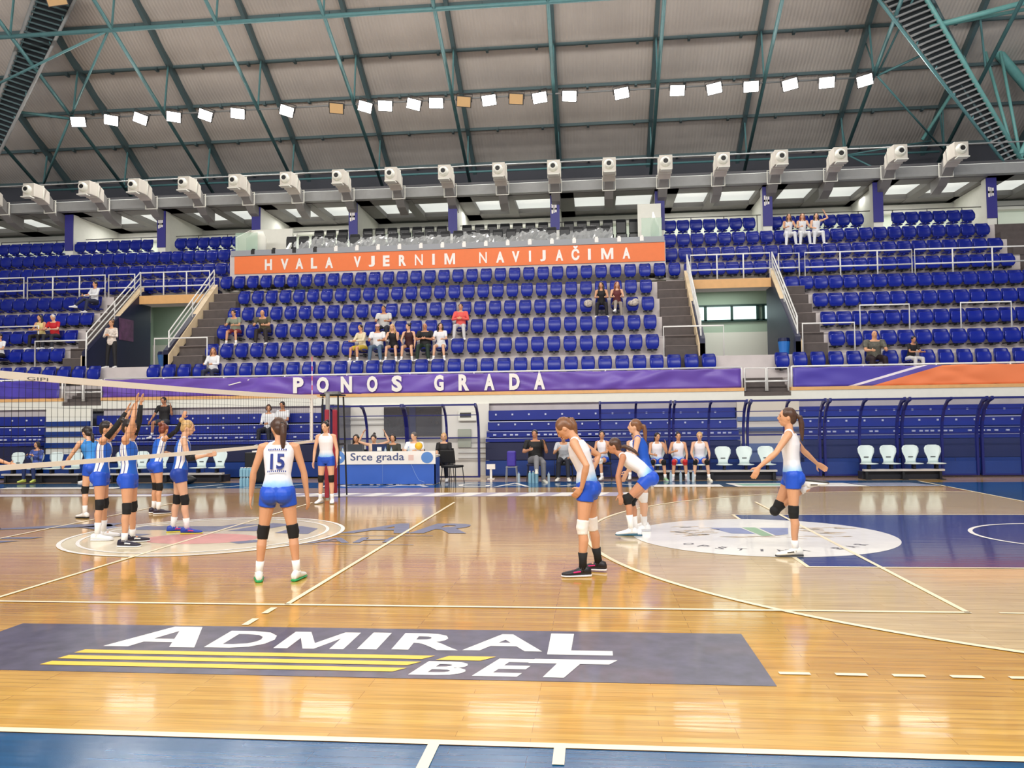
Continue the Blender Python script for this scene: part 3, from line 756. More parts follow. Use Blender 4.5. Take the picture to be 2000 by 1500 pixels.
M_duct = mat('duct_metal', (206, 200, 190), .4, noise=.06)
M_duct2 = mat('duct_side', (128, 126, 124), .5)
M_black = mat('black', (12, 12, 14), .5)
dt = thing('air_duct', '', 'air duct', (0, 22.4, 11.1))
sec = []
pr_ = [(0, 0, .27), (.55, .02, .27), (.95, -.12, .25), (1.7, -.62, .23), (2.3, -.78, .23)]
def rsec(y, z, h): return [(-.24, y, z - h), (.24, y, z - h), (.24, y, z + h), (-.24, y, z + h)]
vs = []; fs = []
for y, z, h in pr_: vs += rsec(y, z, h)
for j in range(len(pr_) - 1):
    for i in range(4): fs.append((j * 4 + i, j * 4 + (i + 1) % 4, j * 4 + 4 + (i + 1) % 4, j * 4 + 4 + i))
fs += [(3, 2, 1, 0), tuple(len(vs) - 4 + i for i in range(4))]
bevel(MB().add(vs[:12], fs[:8] + [(3, 2, 1, 0), (8, 9, 10, 11)]).build('duct', M_duct, dt), .015)
vb = [(x * .7, y, z * 1.0 + .0) for x, y, z in vs[8:]]
MB().add(vb, [tuple(q - 8 for q in f) for f in fs[8:16]] + [(3, 2, 1, 0), (8, 9, 10, 11)]).build('rear_duct', M_duct2, dt)
for y, z, h in ((.55, .02, .29), (1.3, -.36, .27)):
    mb = MB()
    for a, b, c_, d in ((-.26, .26, z + h - .03, z + h), (-.26, .26, z - h, z - h + .03), (-.26, -.235, z - h, z + h), (.235, .26, z - h, z + h)): mb.box(a, b, y - .02, y + .02, c_, d)
    mb.build('flange', M_wall, dt)
mb = MB().loft([((-.02, .02, 0), (.2, 0, 0), (0, 0, .2)), ((-.02, -.1, 0), (.17, 0, 0), (0, 0, .17)), ((-.02, -.16, 0), (.13, 0, 0), (0, 0, .13)), ((-.02, -.16, 0), (.09, 0, 0), (0, 0, .09)), ((-.02, -.1, 0), (.08, 0, 0), (0, 0, .08))], 20)
mb.build('nozzle', M_wall, dt, smooth=False)
MB().loft([((-.02, -.165, 0), (.085, 0, 0), (0, 0, .085)), ((-.02, -.15, 0), (.085, 0, 0), (0, 0, .085))], 16).build('nozzle_hole', M_black, dt)
MB().box(-.2, .2, -.18, .1, -.34, -.3).build('sill', M_wall, dt)
for k in range(-9, 10):
    x = .36 + 2.08 * k - (.3 if k < -7 else 0)
    d = dt if k == -9 else copy_tree(dt)
    d.location = (x, 22.4, 11.12)
    d['label'] = ('white boxy air duct with a round nozzle, %s from the left end of the row' % nth(k + 9 + 0) if -8 <= k < 0 else
                  'white boxy air duct with a round nozzle, %s from the right end of the row' % nth(10 - k) if k > 0 else
                  'white boxy air duct at the exact middle of the row' if k == 0 else 'white boxy air duct cut by the left picture edge')
    d['category'] = 'air duct'; d['group'] = 'air ducts along the gallery beam'

# ================================================================ BOX ABOVE THE ORANGE BANNER
MB().box(-8.1, 8.57, 22.7, 24.2, 8.0, 8.1).build('box_floor', M_con, kind='structure')
MB().box(-8.1, 8.57, 23.9, 28, 8.1, 8.6).build('box_step', M_con, kind='structure')
MB().box(-8.1, 8.57, 22.4, 22.75, 8.14, 8.36).build('box_ledge', mat('ledge_grey', (150, 154, 160), .5), kind='structure')
MB().box(-8.15, -6.3, 24.2, 24.3, 8.1, 9.6).box(7.7, 8.6, 24.0, 24.1, 8.1, 10.0).build('wall_box', M_wall, kind='structure')
MB().prism([(22.9, 8.3), (22.9, 9.0), (24.2, 9.6), (24.2, 8.3)], -8.12, -8.05, 0).build('wall_box', M_wall, kind='structure')
for x0, x1, nm in ((-8.0, -7.1, 'left'), (7.75, 8.5, 'right')):
    g = MB().box(x0, x1, 22.6, 22.62, 8.36, 9.1).build('glass_screen', mat('green_glass', (190, 220, 200), .1, alpha=.35))
    tag(g, 'greenish glass screen at the %s end of the box ledge' % nm, 'glass screen')
cv = MB().loft([((-7.3, 22.95, 8.36), (.42, 0, 0), (0, .18, 0)), ((-7.3, 22.95, 8.95), (.42, 0, 0), (0, .18, 0)), ((-7.2, 22.95, 9.2), (.2, 0, 0), (0, .1, 0))], 16).build('white_cover', M_wall, smooth=True)
tag(cv, 'pale rounded cover standing at the left end of the box', 'cover')
fl = MB().loft([((8.25, 22.75, 8.36), (.16, 0, 0), (0, .08, 0)), ((8.25, 22.75, 8.8), (.15, 0, 0), (0, .08, 0)), ((8.2, 22.75, 9.35), (.02, 0, 0), (0, .02, 0))], 12).build('furled_flag', M_white, smooth=True)
tag(fl, 'furled white flag standing at the right end of the box', 'flag')
ms = MB().prism([(22.8, 8.2), (22.8, 8.35), (24, 9.35), (24, 9.2)], -6.1, -6.0, 0).build('stay_bar', M_wall); tag(ms, 'slanted white stay bar at the left end of the box', 'bar')
M_bl2 = mat('black_chair', (24, 26, 30), .35)
ch = thing('lounge_chair', '', 'chair', (0, 0, 0))
bevel(MB().prism([(.0, .0), (.1, .0), (.16, .55), (.08, .6), (.02, .45)], -.2, .2, 0).build('backrest', M_bl2, ch), .03)
bevel(MB().box(-.22, .22, -.4, .05, -.35, -.1).build('seat', M_bl2, ch), .03)
first = True
for row, (y, z) in enumerate(((23.35, 8.5), (24.75, 9.05))):
    for k in range(26 if row else 25):
        x = -6.0 + .52 * k + (.25 if row == 0 else .6) - (0.3 if row == 0 else 0)
        if abs(((x - .33 + 2.065) % 4.13) - 2.065) < .25 and row: continue
        d = ch if first else copy_tree(ch); first = False
        d.location = (x, y, z)
        d['label'] = 'black padded chair, %s from the left in the %s row of the box' % (nth(k + 1), 'plastic-wrapped front' if row == 0 else 'raised rear')
        d['category'] = 'chair'; d['group'] = 'black chairs in the box'
# wrinkled plastic sheet over the front row
rnd = random.Random(4); nx = 130; nz = 8; vs = []; fs = []
for j in range(nz + 1):
    for i in range(nx + 1):
        x = -5.9 + 12.6 * i / nx; t_ = j / nz
        vs.append((x, 23.0 + .5 * t_ + rnd.uniform(-.05, .05) + .06 * math.sin(x * 3), 8.12 + .85 * math.sin(t_ * 1.5) + rnd.uniform(-.05, .05) + .05 * math.sin(x * 2.1)))
for j in range(nz):
    for i in range(nx): fs.append((j * (nx + 1) + i, j * (nx + 1) + i + 1, (j + 1) * (nx + 1) + i + 1, (j + 1) * (nx + 1) + i))
ps = MB().add(vs, fs).build('plastic_sheet', mat('plastic_film', (225, 228, 228), .12, alpha=.38, spec=.9))
tag(ps, 'clear wrinkled plastic sheet thrown over the front row of black chairs', 'plastic sheet')
for k in range(19):
    x = -7.2 + .83 * k
    t = MB().box(x - .07, x + .07, 22.38, 22.42, 8.2, 8.36).box(x - .05, x + .05, 22.42, 22.5, 8.36, 8.42).build('ledge_clip', M_white if k > 3 else M_black)
    tag(t, 'small %s clip on the box ledge, %s from the left' % ('white' if k > 3 else 'black', nth(k + 1)), 'clip', 'clips on the box ledge')

# ================================================================ STADIUM SEATS
M_seat = mat('seat_blue', (3, 26, 128), .32, spec=.35, noise=.1, nscale=3)
M_seat2 = mat('seat_blue_pan', (4, 31, 144), .32, spec=.4)
M_brk = mat('seat_bracket', (22, 24, 30), .5)
def sheet(rows, th):
    """rows: list of (z, y, halfwidth, bulge) -> curved slab"""
    n = 8; vs = []; fs = []
    for face in (0, 1):
        for z, y, hw, bg in rows:
            for i in range(n + 1):
                u = -1 + 2 * i / n
                vs.append((hw * u, y + bg * u * u * -1 + face * th, z))
    m_ = len(rows); w = n + 1; o = m_ * w
    for j in range(m_ - 1):
        for i in range(n):
            a = j * w + i
            fs.append((a, a + 1, a + w + 1, a + w)); fs.append((a + o, a + w + o, a + w + 1 + o, a + 1 + o))
    for j in range(m_ - 1):
        for i in (0, n):
            a = j * w + i; fs.append((a, a + w, a + w + o, a + o))
    for i in range(n):
        for j in (0, m_ - 1):
            a = j * w + i; fs.append((a, a + 1, a + 1 + o, a + o))
    return MB().add(vs, fs)
back = sheet([(.36, .0, .15, .03), (.42, -.0, .205, .05), (.56, .02, .215, .06), (.68, .05, .21, .06), (.76, .07, .19, .05), (.785, .075, .15, .04)], .03)
pan = sheet([(.29, -.04, .09, .01), (.31, -.07, .16, .02), (.4, -.1, .2, .03), (.54, -.1, .205, .03), (.64, -.075, .19, .03), (.67, -.06, .14, .02)], .045)
pan_dn = MB(); pan_dn.v = [(x, -.05 - (z - .3), .42 + (y + .1) * .5) for x, y, z in pan.v]; pan_dn.f = pan.f
brk = MB().box(-.03, .03, -.05, .2, .22, .34).box(-.16, .16, .02, .2, .26, .3)
seat0 = thing('stadium_seat', '', 'seat', (0, 0, 0))
b_o = back.build('backrest', M_seat, seat0, smooth=True); p_o = pan.build('seat_pan', M_seat2, seat0, smooth=True); k_o = brk.build('bracket', M_brk, seat0)
pd = pan_dn.build('seat_pan', M_seat2, None, smooth=True); pan_down_mesh = pd.data; bpy.data.objects.remove(pd)
ROWN = ['', 'front row', 'second row', 'third row', 'fourth row', 'fifth row', 'sixth row', 'seventh row', 'eighth row', 'ninth row']
seats = []   # (row, x, label)
def row(i, x0, x1, pitch, block, ref, rev=False):
    n = int(round(abs(x1 - x0) / pitch)) + 1
    for k in range(n):
        x = x0 + (x1 - x0) * k / (n - 1)
        seats.append((i, x, '%s blue seat from %s, %s of the %s' % (nth(k + 1), ref, ROWN[i], block)))
        if 'directly' in block: seats[-1] = (i, x, '%s blue seat from the right, in the row directly below the orange banner' % nth(k + 1))
row(1, -8.6, 9.43, .53, 'middle block', 'its left end')
for i in range(2, 6): row(i, -7.0, 7.78, .5286, 'middle block', 'its left end')
row(6, 8.87, -8.1, .5286, 'seats directly below the orange banner', 'the right')
row(6, 9.45, 20.3, .5, 'right block', 'the orange banner')
row(1, 11.62, 24.34, .53, 'right block', 'the stair gap'); row(2, 13.5, 23.9, .52, 'right block', 'the dark steps'); row(3, 13.5, 24, .5, 'right block', 'the dark steps')
row(4, 13.5, 24, .5, 'right block', 'the dark steps'); row(5, 12.78, 24.05, .49, 'right block', 'the steps')
row(1, -10.7, -15.5, .53, 'left block', 'the stair gap'); row(2, -12.6, -16.2, .52, 'left block', 'the dark steps'); row(3, -12.7, -16.8, .5, 'left block', 'the dark steps')
row(4, -12.65, -17.2, .5, 'left block', 'the dark steps'); row(5, -12.9, -18, .5, 'left block', 'the steps')
vis = []
for s_ in seats:
    i, x, lb = s_
    d = V((x, yr(i), zt(i) + .5)) - V((5.86, -7.25, 1.7))
    px = 1000 + 1562.4 * d.dot(r2) / d.dot(F)
    if -300 < px < 2500: vis.append((d.length + (0 if -30 < px < 2030 else 100), s_))
vis.sort(key=lambda q: q[0])
STUFF = [q[1][:2] for q in vis[300:]]
vis = [q[1] for q in vis[:300]]
SEATPOS = {}
first = True
for i, x, lb in vis:
    o = seat0 if first else seat0.copy()
    if not first:
        COL.objects.link(o)
        for c in (b_o, p_o, k_o):
            q = c.copy(); COL.objects.link(q); q.parent = o
    first = False
    o.location = (x, yr(i), zt(i)); o.scale = (1.14, 1, .95) if 'middle' not in lb and 'directly' not in lb and i > 1 else (1, 1, 1); o['label'] = lb; o['category'] = 'seat'; o['group'] = 'blue tip-up seats of the stand'
    SEATPOS.setdefault(i, []).append((x, o))
for i, x0, x1, p in ((6, -8.65, -19, .5), (7, 8.84, 20.33, .5), (8, 8.89, 20.3, .5), (9, 8.99, 21.2, .5), (7, -8.2, -20, .5), (8, -8.5, -20, .5), (9, -8.8, -20.3, .5)):
    n = int(abs(x1 - x0) / p) + 1
    for k in range(n):
        x = x0 + (x1 - x0) * k / (n - 1)
        if i == 9 and abs(((x - .33 + 2.065) % 4.13) - 2.065) < .3: continue
        STUFF.append((i, x))
a = MB(); 
for i, x in STUFF:
    for src in (back, pan, brk): a.add([(v[0] * 1.16 + x, v[1] + yr(i), v[2] * .95 + zt(i)) for v in src.v], src.f)
so = a.build('stadium_seat', M_seat, smooth=True, kind='stuff')
tag(so, 'remaining blue tip-up seats in the upper rows of the stand', 'seat')
so['kind'] = 'stuff'

# ================================================================ BENEATH THE BALCONY
M_tb = mat('bleacher_blue', (4, 32, 132), .4, noise=.15, nscale=1.5)
M_tb2 = mat('bleacher_front', (4, 48, 122), .4, noise=.1)
M_tb3 = mat('bleacher_dark', (12, 20, 62), .5)
random.seed(11)
for x0, x1, nm in ((-24, -11.4, 'at the far left'), (-9.9, -2.0, 'left of the red padded post'), (2.7, 10.0, 'between the scorer table and the right gap'), (11.75, 28, 'behind the right dugouts')):
    t = thing('folded_bleacher', 'folded dark blue telescopic bleacher under the balcony, ' + nm, 'bleacher', ((x0 + x1) / 2, 16.0, 0))
    w = (x1 - x0) / 2
    MB().box(-w, w, .0, .08, .04, .48).build('front_panel', M_tb2, t)
    MB().box(-w, w, .04, .5, .5, 1.0).build('tier', M_tb3, t)
    MB().box(-w, w, .08, .5, 1.02, 1.14).build('tier', M_tb, t)
    MB().box(-w, w, .3, .7, 1.16, 1.34).build('tier', M_tb, t)
    MB().box(-w, w, .6, 1.0, 1.36, 1.62).build('tier', M_tb, t)
    MB().box(-w, w, .8, 1.15, 1.66, 1.95).build('tier', M_tb, t)
    mb = MB().box(-w, w, .58, .6, 1.6, 1.62).box(-w, w, .28, .3, 1.31, 1.325).box(-w, w, .06, .08, 1.12, 1.13)
    n = int(2 * w / .5)
    for k in range(n):
        x = -w + .5 * k + .2
        mb.box(x, x + .05, .78, .8, 1.8, 1.85); mb.box(x + .1, x + .15, .57, .6, 1.5, 1.55)
        for q in range(3):
            if random.random() < .75: mb.box(x + q * .15, x + q * .15 + .09, .26, .3, 1.2, 1.245)
    mb.build('white_edging', mat('edging', (190, 196, 220), .5), t)
    for k in range(1, int(2 * w / 2.0)): MB().box(-w + 2 * k, -w + 2 * k + .02, -.005, 0, .04, .48).build('panel_joint', M_tb3, t)
MB().box(-11.4, -9.9, 16.5, 16.6, 0, 2.17).build('wall_left', M_wall, kind='structure')
MB().box(10.0, 11.75, 16.5, 16.6, 0, 2.17).build('wall_right', mat('beige_wall', (214, 206, 190), .6), kind='structure')
mb = MB()
for z in (1.25, 1.55): mb.box(10.0, 11.75, 16.45, 16.5, z, z + .12)
mb.box(10.1, 11.7, 16.4, 16.5, 0, .9)
mb.build('trim_7', mat('blue_grey_band', (96, 116, 156), .5), kind='structure')
mb = MB()
for z in (.95, 1.3, 1.62): mb.box(-11.4, -9.9, 16.42, 16.5, z, z + .16)
mb.box(-11.4, -9.9, 16.4, 16.5, 0, .75)
mb.build('trim_8', M_tb2, kind='structure')
MB().box(-2.0, -1.62, 15.3, 16.9, 0, 2.17).build('navy_pier', M_navy, kind='structure')
# corridor behind the table
MB().box(-1.62, 2.7, 16.9, 17.0, 0, 2.17).build('wall_corridor', mat('corridor_wall', (216, 214, 208), .6), kind='structure')
mb = MB()
for z in (1.55, 1.72): mb.box(-1.62, -.5, 16.86, 16.9, z, z + .05)
for z in (.5, .66, .82, .98): mb.box(1.75, 2.7, 16.86, 16.9, z, z + .03)
mb.build('trim_9', mat('trunking', (168, 166, 162), .5), kind='structure')
d = bpy.data.objects.new('door_1', None); COL.objects.link(d); d['kind'] = 'structure'
MB().box(-.55, 1.25, 16.83, 16.88, 1.2, 2.1).build('dark_opening', mat('dark_curtain', (34, 32, 38), .25, noise=.4, nscale=3), d)
MB().box(.25, .45, 16.8, 16.83, 1.15, 2.1).build('jamb', M_navy, d)
ac = thing('air_conditioner', 'white wall unit with a dark grille right of the dark opening', 'air conditioner', (2.05, 16.75, 1.65))
bevel(MB().box(-.28, .28, 0, .12, 0, .32).build('housing', M_wall, ac), .01)
MB().box(-.22, .12, -.01, 0, .1, .25).build('grille', M_black, ac)
nb = MB().box(1.75, 2.15, 16.8, 16.88, .85, 1.4).build('notice_board', mat('board_grey', (150, 156, 140), .5)); tag(nb, 'grey green notice board on the corridor wall under the wall unit', 'board')

# ---- dugouts
M_fr = mat('dugout_frame', (22, 28, 104), .35)
M_pc = mat('polycarbonate', (90, 110, 190), .12, alpha=.14, spec=.8)
M_pcb = mat('polycarbonate_clear', (225, 230, 240), .1, alpha=.1, spec=.8)
PROF = [(.75, .04), (.75, 1.15), (.7, 1.5), (.55, 1.82), (.32, 2.03), (.08, 2.1)]
def dugout(xs, label, pane, low=True):
    x0 = xs[0]
    t = thing('dugout', label, 'dugout', (x0, 14.62, 0), 0, 'team dugouts under the balcony')
    for x in xs:
        e_ = .015 if x not in (xs[0], xs[-1]) else .045
        mb = MB()
        pts = [(x - x0, y, z) for y, z in PROF]
        for a, b in zip(pts, pts[1:]): mb.bar(a, b, .05 + e_, .06, up=(1, 0, 0))
        mb.build('frame', M_fr, t)
    for a, b in zip(xs, xs[1:]):
        a -= x0; b -= x0
        vs = []; fs = []
        for y, z in PROF: vs += [(a, y + .005, z), (b, y + .005, z)]
        for j in range(len(PROF) - 1): fs.append((2 * j, 2 * j + 1, 2 * j + 3, 2 * j + 2))
        MB().add(vs, fs).build('pane', pane, t)
    w = xs[-1] - x0
    mb = MB().bar((0, PROF[-1][0], 2.1), (w, PROF[-1][0], 2.1), .05)
    for y, z in ((.75, .06), (.75, 1.17)): mb.bar((0, y, z), (w, y, z), .04)
    mb.bar((0, .55, 1.82), (w, .55, 1.82), .025)
    mb.build('cross_rail', M_fr, t)
    if low: MB().box(0, w, .76, .79, .06, .42).build('lower_panel', M_tb2, t)
for k, (xs, lb) in enumerate([((6.04, 7.02, 7.95), 'behind the seated white players'), ((8.06, 9.02, 9.96), 'around the three empty white chairs'), ((10.07, 11.06, 11.99), 'right behind the player standing on one leg'),
                              ((12.12, 13.04, 14.01), 'over the left pair of the four empty chairs'), ((14.14, 15.17, 16.06), 'over the right pair of the four empty chairs'), ((16.19, 17.2, 18.2), 'at the right picture edge')]):
    dugout(xs, 'curved navy framed dugout with clear panes, ' + lb, M_pc)
dugout((-1.55, -.65, .5), 'curved open dugout behind the left half of the scorer table', M_pcb, False)
dugout((.55, 1.68, 2.6), 'curved open dugout behind the right half of the scorer table', M_pcb, False)

# ---- white shell chairs on a beam
M_shell = mat('shell_white', (214, 228, 226), .35)
shell = sheet([(.42, .0, .13, .0), (.5, .01, .125, .01), (.58, .02, .15, .02), (.7, .035, .205, .03), (.8, .05, .21, .03), (.86, .06, .17, .03), (.885, .065, .1, .02)], .02)
sp = MB().loft([((0, -.38, .42), (.15, 0, 0), (0, 0, .02)), ((0, -.34, .415), (.2, 0, 0), (0, 0, .022)), ((0, -.1, .4), (.21, 0, 0), (0, 0, .022)), ((0, .03, .42), (.14, 0, 0), (0, 0, .02))], 12)
sc0 = thing('shell_chair', '', 'chair', (0, 0, 0))
c1 = shell.build('backrest', M_shell, sc0, smooth=True); c2 = sp.build('seat', M_shell, sc0, smooth=True)
c3 = MB().box(-.06, .06, -.012, .0, .565, .585).build('grip_slot', M_black, c1)
c3.location = (0, .01, 0)
c4 = MB().box(-.03, .03, -.25, -.1, .27, .4).build('mount', M_brk, sc0)
first = True
def shells(xs, y, where, rz=0, grp='white shell chairs'):
    global first
    for k, x in enumerate(xs):
        if first: o = sc0; first = False
        else: o = copy_tree(sc0)
        o.location = (x, y, 0); o.rotation_euler = (0, 0, rz)
        o['label'] = 'white shell chair, %s from the left on the bench %s' % (nth(k + 1), where); o['category'] = 'chair'; o['group'] = grp
def beam(x0, x1, y, label):
    t = thing('bench_beam', label, 'bench', (x0, y, 0))
    w = x1 - x0
    MB().box(0, w, -.28, -.12, .22, .27).build('beam', mat('beam_pale', (196, 190, 184), .5), t)
    for x in (.08, w / 2, w - .08): MB().bar((x, -.2, .22), (x, -.2, .02), .06).box(x - .06, x + .06, -.4, .05, 0, .02).build('leg', M_brk, t)
    MB().box(0, w, -.1, .25, .0, .2).build('base_box', mat('dark_base', (20, 22, 34), .5), t)
shells((7.55, 8.12, 8.68, 9.3, 9.86, 10.42), 14.75, 'at the right team dugouts')
beam(7.3, 10.65, 14.75, 'pale bench beam carrying six white chairs, three with seated players')
shells((13.0, 13.56, 14.12, 14.68), 14.75, 'standing empty far right')
beam(12.85, 14.85, 14.75, 'pale bench beam carrying the four empty chairs far right')
shells((-11.0, -10.4, -9.8, -9.2), 14.75, 'at the far left')
beam(-11.3, -8.9, 14.75, 'pale bench beam carrying the four chairs at the far left')
shells((-7.75, -7.15, -6.55, -5.35, -4.8), 14.75, 'behind the blue and white players')
beam(-8.0, -4.6, 14.75, 'pale bench beam behind the blue and white players')

# ---- scorer table
M_tbl = mat('table_blue', (52, 96, 186), .45, noise=.05, nscale=2)
tb = thing('scorer_table', 'long blue scorer table with a white Srce grada board along its front', 'table', (.33, 13.45, 0))
MB().box(-1.39, 1.39, .02, .7, .72, .76).build('tabletop', M_wall, tb)
MB().box(-1.39, 1.39, 0, .03, .02, .55).box(-1.39, -1.36, 0, .6, .02, .7).box(1.36, 1.39, 0, .6, .02, .7).build('front_drape', M_tbl, tb)
bd = MB().box(-1.4, 1.4, -.03, 0, .54, .88).build('front_board', M_white, tb)
mb = MB(); text(mb, 'Srce grada', lambda u, v: (-.88 + 1.45 * u, -.034, .58 + .26 * v), bold=.012); mb.build('board_lettering', mat('board_ink', (72, 84, 128), .5), bd)
mb = MB().add([(-1.2 + .17 * math.cos(q * .35), -.034, .73 + .17 * math.sin(q * .35)) for q in range(18)], [tuple(range(18))])
mb.build('board_emblem', mat('emblem_sky', (86, 134, 200), .5), bd)
mb = MB().add([(1.18 + .16 * math.cos(q * .35), -.034, .71 + .15 * math.sin(q * .35)) for q in range(18)], [tuple(range(18))])
mb.build('board_emblem', mat('emblem_sky', (86, 134, 200), .5), bd)
mb = MB().add([(-1.33 + .2 * q, -.036, .74 + .07 * math.sin(q * 5)) for q in (0, .3, .6, 1)] + [(-1.33 + .2 * q, -.036, .79 + .06 * math.sin(q * 5)) for q in (1, .6, .3, 0)], [tuple(range(8))])
mb.build('board_emblem', M_white, bd)
MB().box(.68, .82, -.034, -.031, .64, .78).build('board_emblem', mat('emblem_pink', (222, 190, 180), .5), bd)
MB().tube([(-.02, -.01, .54), (-.02, -.01, .05)], .006, 5).tube([(.75, -.01, .54), (.85, -.01, .3), (.95, -.01, .12), (1.1, -.01, .06)], .008, 5).build('drape_seam', mat('seam', (120, 150, 210), .5), tb)
for x, lb, c in ((-.55, 'dark grey laptop lid open on the left half of the scorer table', (58, 62, 70)), (.12, 'dark blue device with a white mark on the scorer table', (24, 42, 84))):
    l = thing('laptop', lb, 'laptop', (x, 13.85, .76))
    MB().box(-.2, .2, 0, .26, 0, .02).build('base', M_black, l); MB().prism([(0, .02), (.02, .02), (.0, .3), (-.02, .3)], -.2, .2, 0).build('lid', mat('lid' + lb[5:9], c, .4), l)
    if x > 0: MB().box(-.06, .06, -.025, -.015, .12, .22).build('lid_mark', M_white, l)
for k, x in enumerate((-.85, .32, .48, .95)):
    q = thing('water_bottle', 'clear water bottle on the scorer table, %s from the left' % nth(k + 1), 'bottle', (x + .0, 13.7, .76), 0, 'bottles on the scorer table')
    MB().loft([((0, 0, 0), (.03, 0, 0), (0, .03, 0)), ((0, 0, .15), (.03, 0, 0), (0, .03, 0)), ((0, 0, .19), (.012, 0, 0), (0, .012, 0)), ((0, 0, .21), (.012, 0, 0), (0, .012, 0))], 10).build('body', mat('bottle_clear', (200, 220, 230), .1, alpha=.5), q)
    MB().loft([((0, 0, .21), (.014, 0, 0), (0, .014, 0)), ((0, 0, .23), (.014, 0, 0), (0, .014, 0))], 8).build('cap', mat('cap_blue', (60, 100, 190), .5), q)
def office_chair(x, y, rz, label, c=(16, 16, 18)):
    t = thing('padded_chair', label, 'chair', (x, y, 0), rz, 'padded chairs by the court')
    mm = mat('pad' + str(c), c, .7)
    bevel(MB().box(-.23, .23, -.22, .22, .42, .48).build('seat', mm, t), .02)
    bevel(MB().prism([(.19, .55), (.24, .55), (.3, .88), (.26, .9)], -.22, .22, 0).build('backrest', mm, t), .02)
    for sx, sy in ((-1, -1), (1, -1), (-1, 1), (1, 1)): MB().tube([(sx * .2, sy * .19, .43), (sx * .23, sy * .23, 0)], .012, 6).build('leg', M_brk, t)
    MB().tube([(-.2, .2, .42), (-.2, .22, .6)], .012, 6).tube([(.2, .2, .42), (.2, .22, .6)], .012, 6).build('back_frame', M_brk, t)
    return t
office_chair(2.1, 13.85, R(160), 'empty black padded chair right of the scorer table')
office_chair(4.28, 14.45, R(0), 'dark padded chair under the coach in a black polo shirt', (24, 26, 60))
office_chair(5.05, 14.6, R(0), 'dark padded chair under the assistant in a grey shirt')
for x in (-.65, -.15, .38, .98): office_chair(x, 14.35, 0, 'dark padded chair behind the scorer table, %s from the left' % nth([-.65, -.15, .38, .98].index(x) + 1))
office_chair(1.72, 14.75, 0, 'dark padded chair under the blond woman beside the scorer table')
office_chair(6.1, 14.9, 0, 'dark padded chair under the player beside the assistant')
office_chair(6.95, 15.0, 0, 'dark padded chair hidden behind the player in the blue top')
tr = thing('purple_tote', 'purple towel bag standing on a stool left of the coach', 'bag', (3.62, 14.5, 0))
bevel(MB().box(-.12, .12, -.12, .12, .4, .82).build('body', mat('tote', (62, 46, 150), .6, bump=.4), tr), .04)
st = thing('low_stool', 'slim metal stool under the purple bag', 'stool', (3.62, 14.5, 0))
for sx, sy in ((-1, -1), (1, -1), (-1, 1), (1, 1)): MB().tube([(sx * .13, sy * .13, .4), (sx * .15, sy * .15, 0)], .012, 6).build('leg', M_grey, st)
MB().box(-.15, .15, -.15, .15, .38, .4).build('seat', M_grey, st)
lp = thing('white_stand', 'small white lectern like stand before the blue bleacher front', 'stand', (2.95, 15.3, 0))
MB().box(-.12, .12, -.05, .05, .28, .42).build('head', M_white, lp); MB().box(-.03, .03, -.03, .03, 0, .3).build('pole', M_white, lp); MB().box(-.1, .1, -.1, .1, 0, .02).build('foot', M_white, lp)

def bottle_pack(x, y, nx, ny, h, label):
    t = thing('water_pack', label, 'bottle pack', (x, y, 0))
    mb = MB(); mc = MB()
    for i in range(nx):
        for j in range(ny):
            c = (.09 * (i - (nx - 1) / 2), .09 * (j - (ny - 1) / 2))
            for zz in ((0, h / 2) if h > .4 else (0,)):
                hh = h / 2 if h > .4 else h
                mb.loft([((c[0], c[1], zz), (.042, 0, 0), (0, .042, 0)), ((c[0], c[1], zz + hh * .72), (.042, 0, 0), (0, .042, 0)), ((c[0], c[1], zz + hh * .9), (.014, 0, 0), (0, .014, 0))], 10)
                mc.loft([((c[0], c[1], zz + hh * .9), (.017, 0, 0), (0, .017, 0)), ((c[0], c[1], zz + hh * .97), (.017, 0, 0), (0, .017, 0))], 8)
    mb.build('bottles', mat('pack_blue', (150, 196, 214), .12, alpha=.75), t); mc.build('caps', M_white, t)
bottle_pack(-3.35, 13.3, 4, 2, .5, 'shrink-wrapped stack of pale blue water bottles at the left bench end')
bottle_pack(4.25, 13.95, 3, 2, .32, 'shrink-wrapped pack of water bottles under the coach')
for k, x in enumerate((3.85, 4.65, 7.85, 8.1, 8.3, 8.42)):
    q = thing('water_bottle', 'single water bottle on the floor before the right bench, %s from the left' % nth(k + 1), 'bottle', (x, 14.1 - .03 * (k % 2), 0), 0, 'bottles on the floor')
    MB().loft([((0, 0, 0), (.035, 0, 0), (0, .035, 0)), ((0, 0, .2), (.035, 0, 0), (0, .035, 0)), ((0, 0, .26), (.013, 0, 0), (0, .013, 0))], 10).build('body', mat('bottle_clear', (200, 220, 230)), q)
    MB().loft([((0, 0, .26), (.016, 0, 0), (0, .016, 0)), ((0, 0, .28), (.016, 0, 0), (0, .016, 0))], 8).build('cap', mat('cap_blue', (60, 100, 190)), q)
bx = thing('equipment_case', 'black case with a white towel on top at the left bench end', 'case', (-3.45, 14.2, 0))
bevel(MB().box(-.28, .28, -.2, .2, .02, .86).build('body', M_black, bx), .03); MB().box(-.05, .3, -.22, .1, .86, .9).build('towel', M_white, bx)
bg = thing('kit_bag', 'dark kit bag lying under the left bench', 'bag', (-5.5, 14.0, 0))
MB().ell((0, 0, .12), .4, .16, .14).build('body', M_black, bg, smooth=True); MB().tube([(-.15, -.12, .2), (0, -.14, .3), (.15, -.12, .2)], .012, 6).build('handle', M_brk, bg)

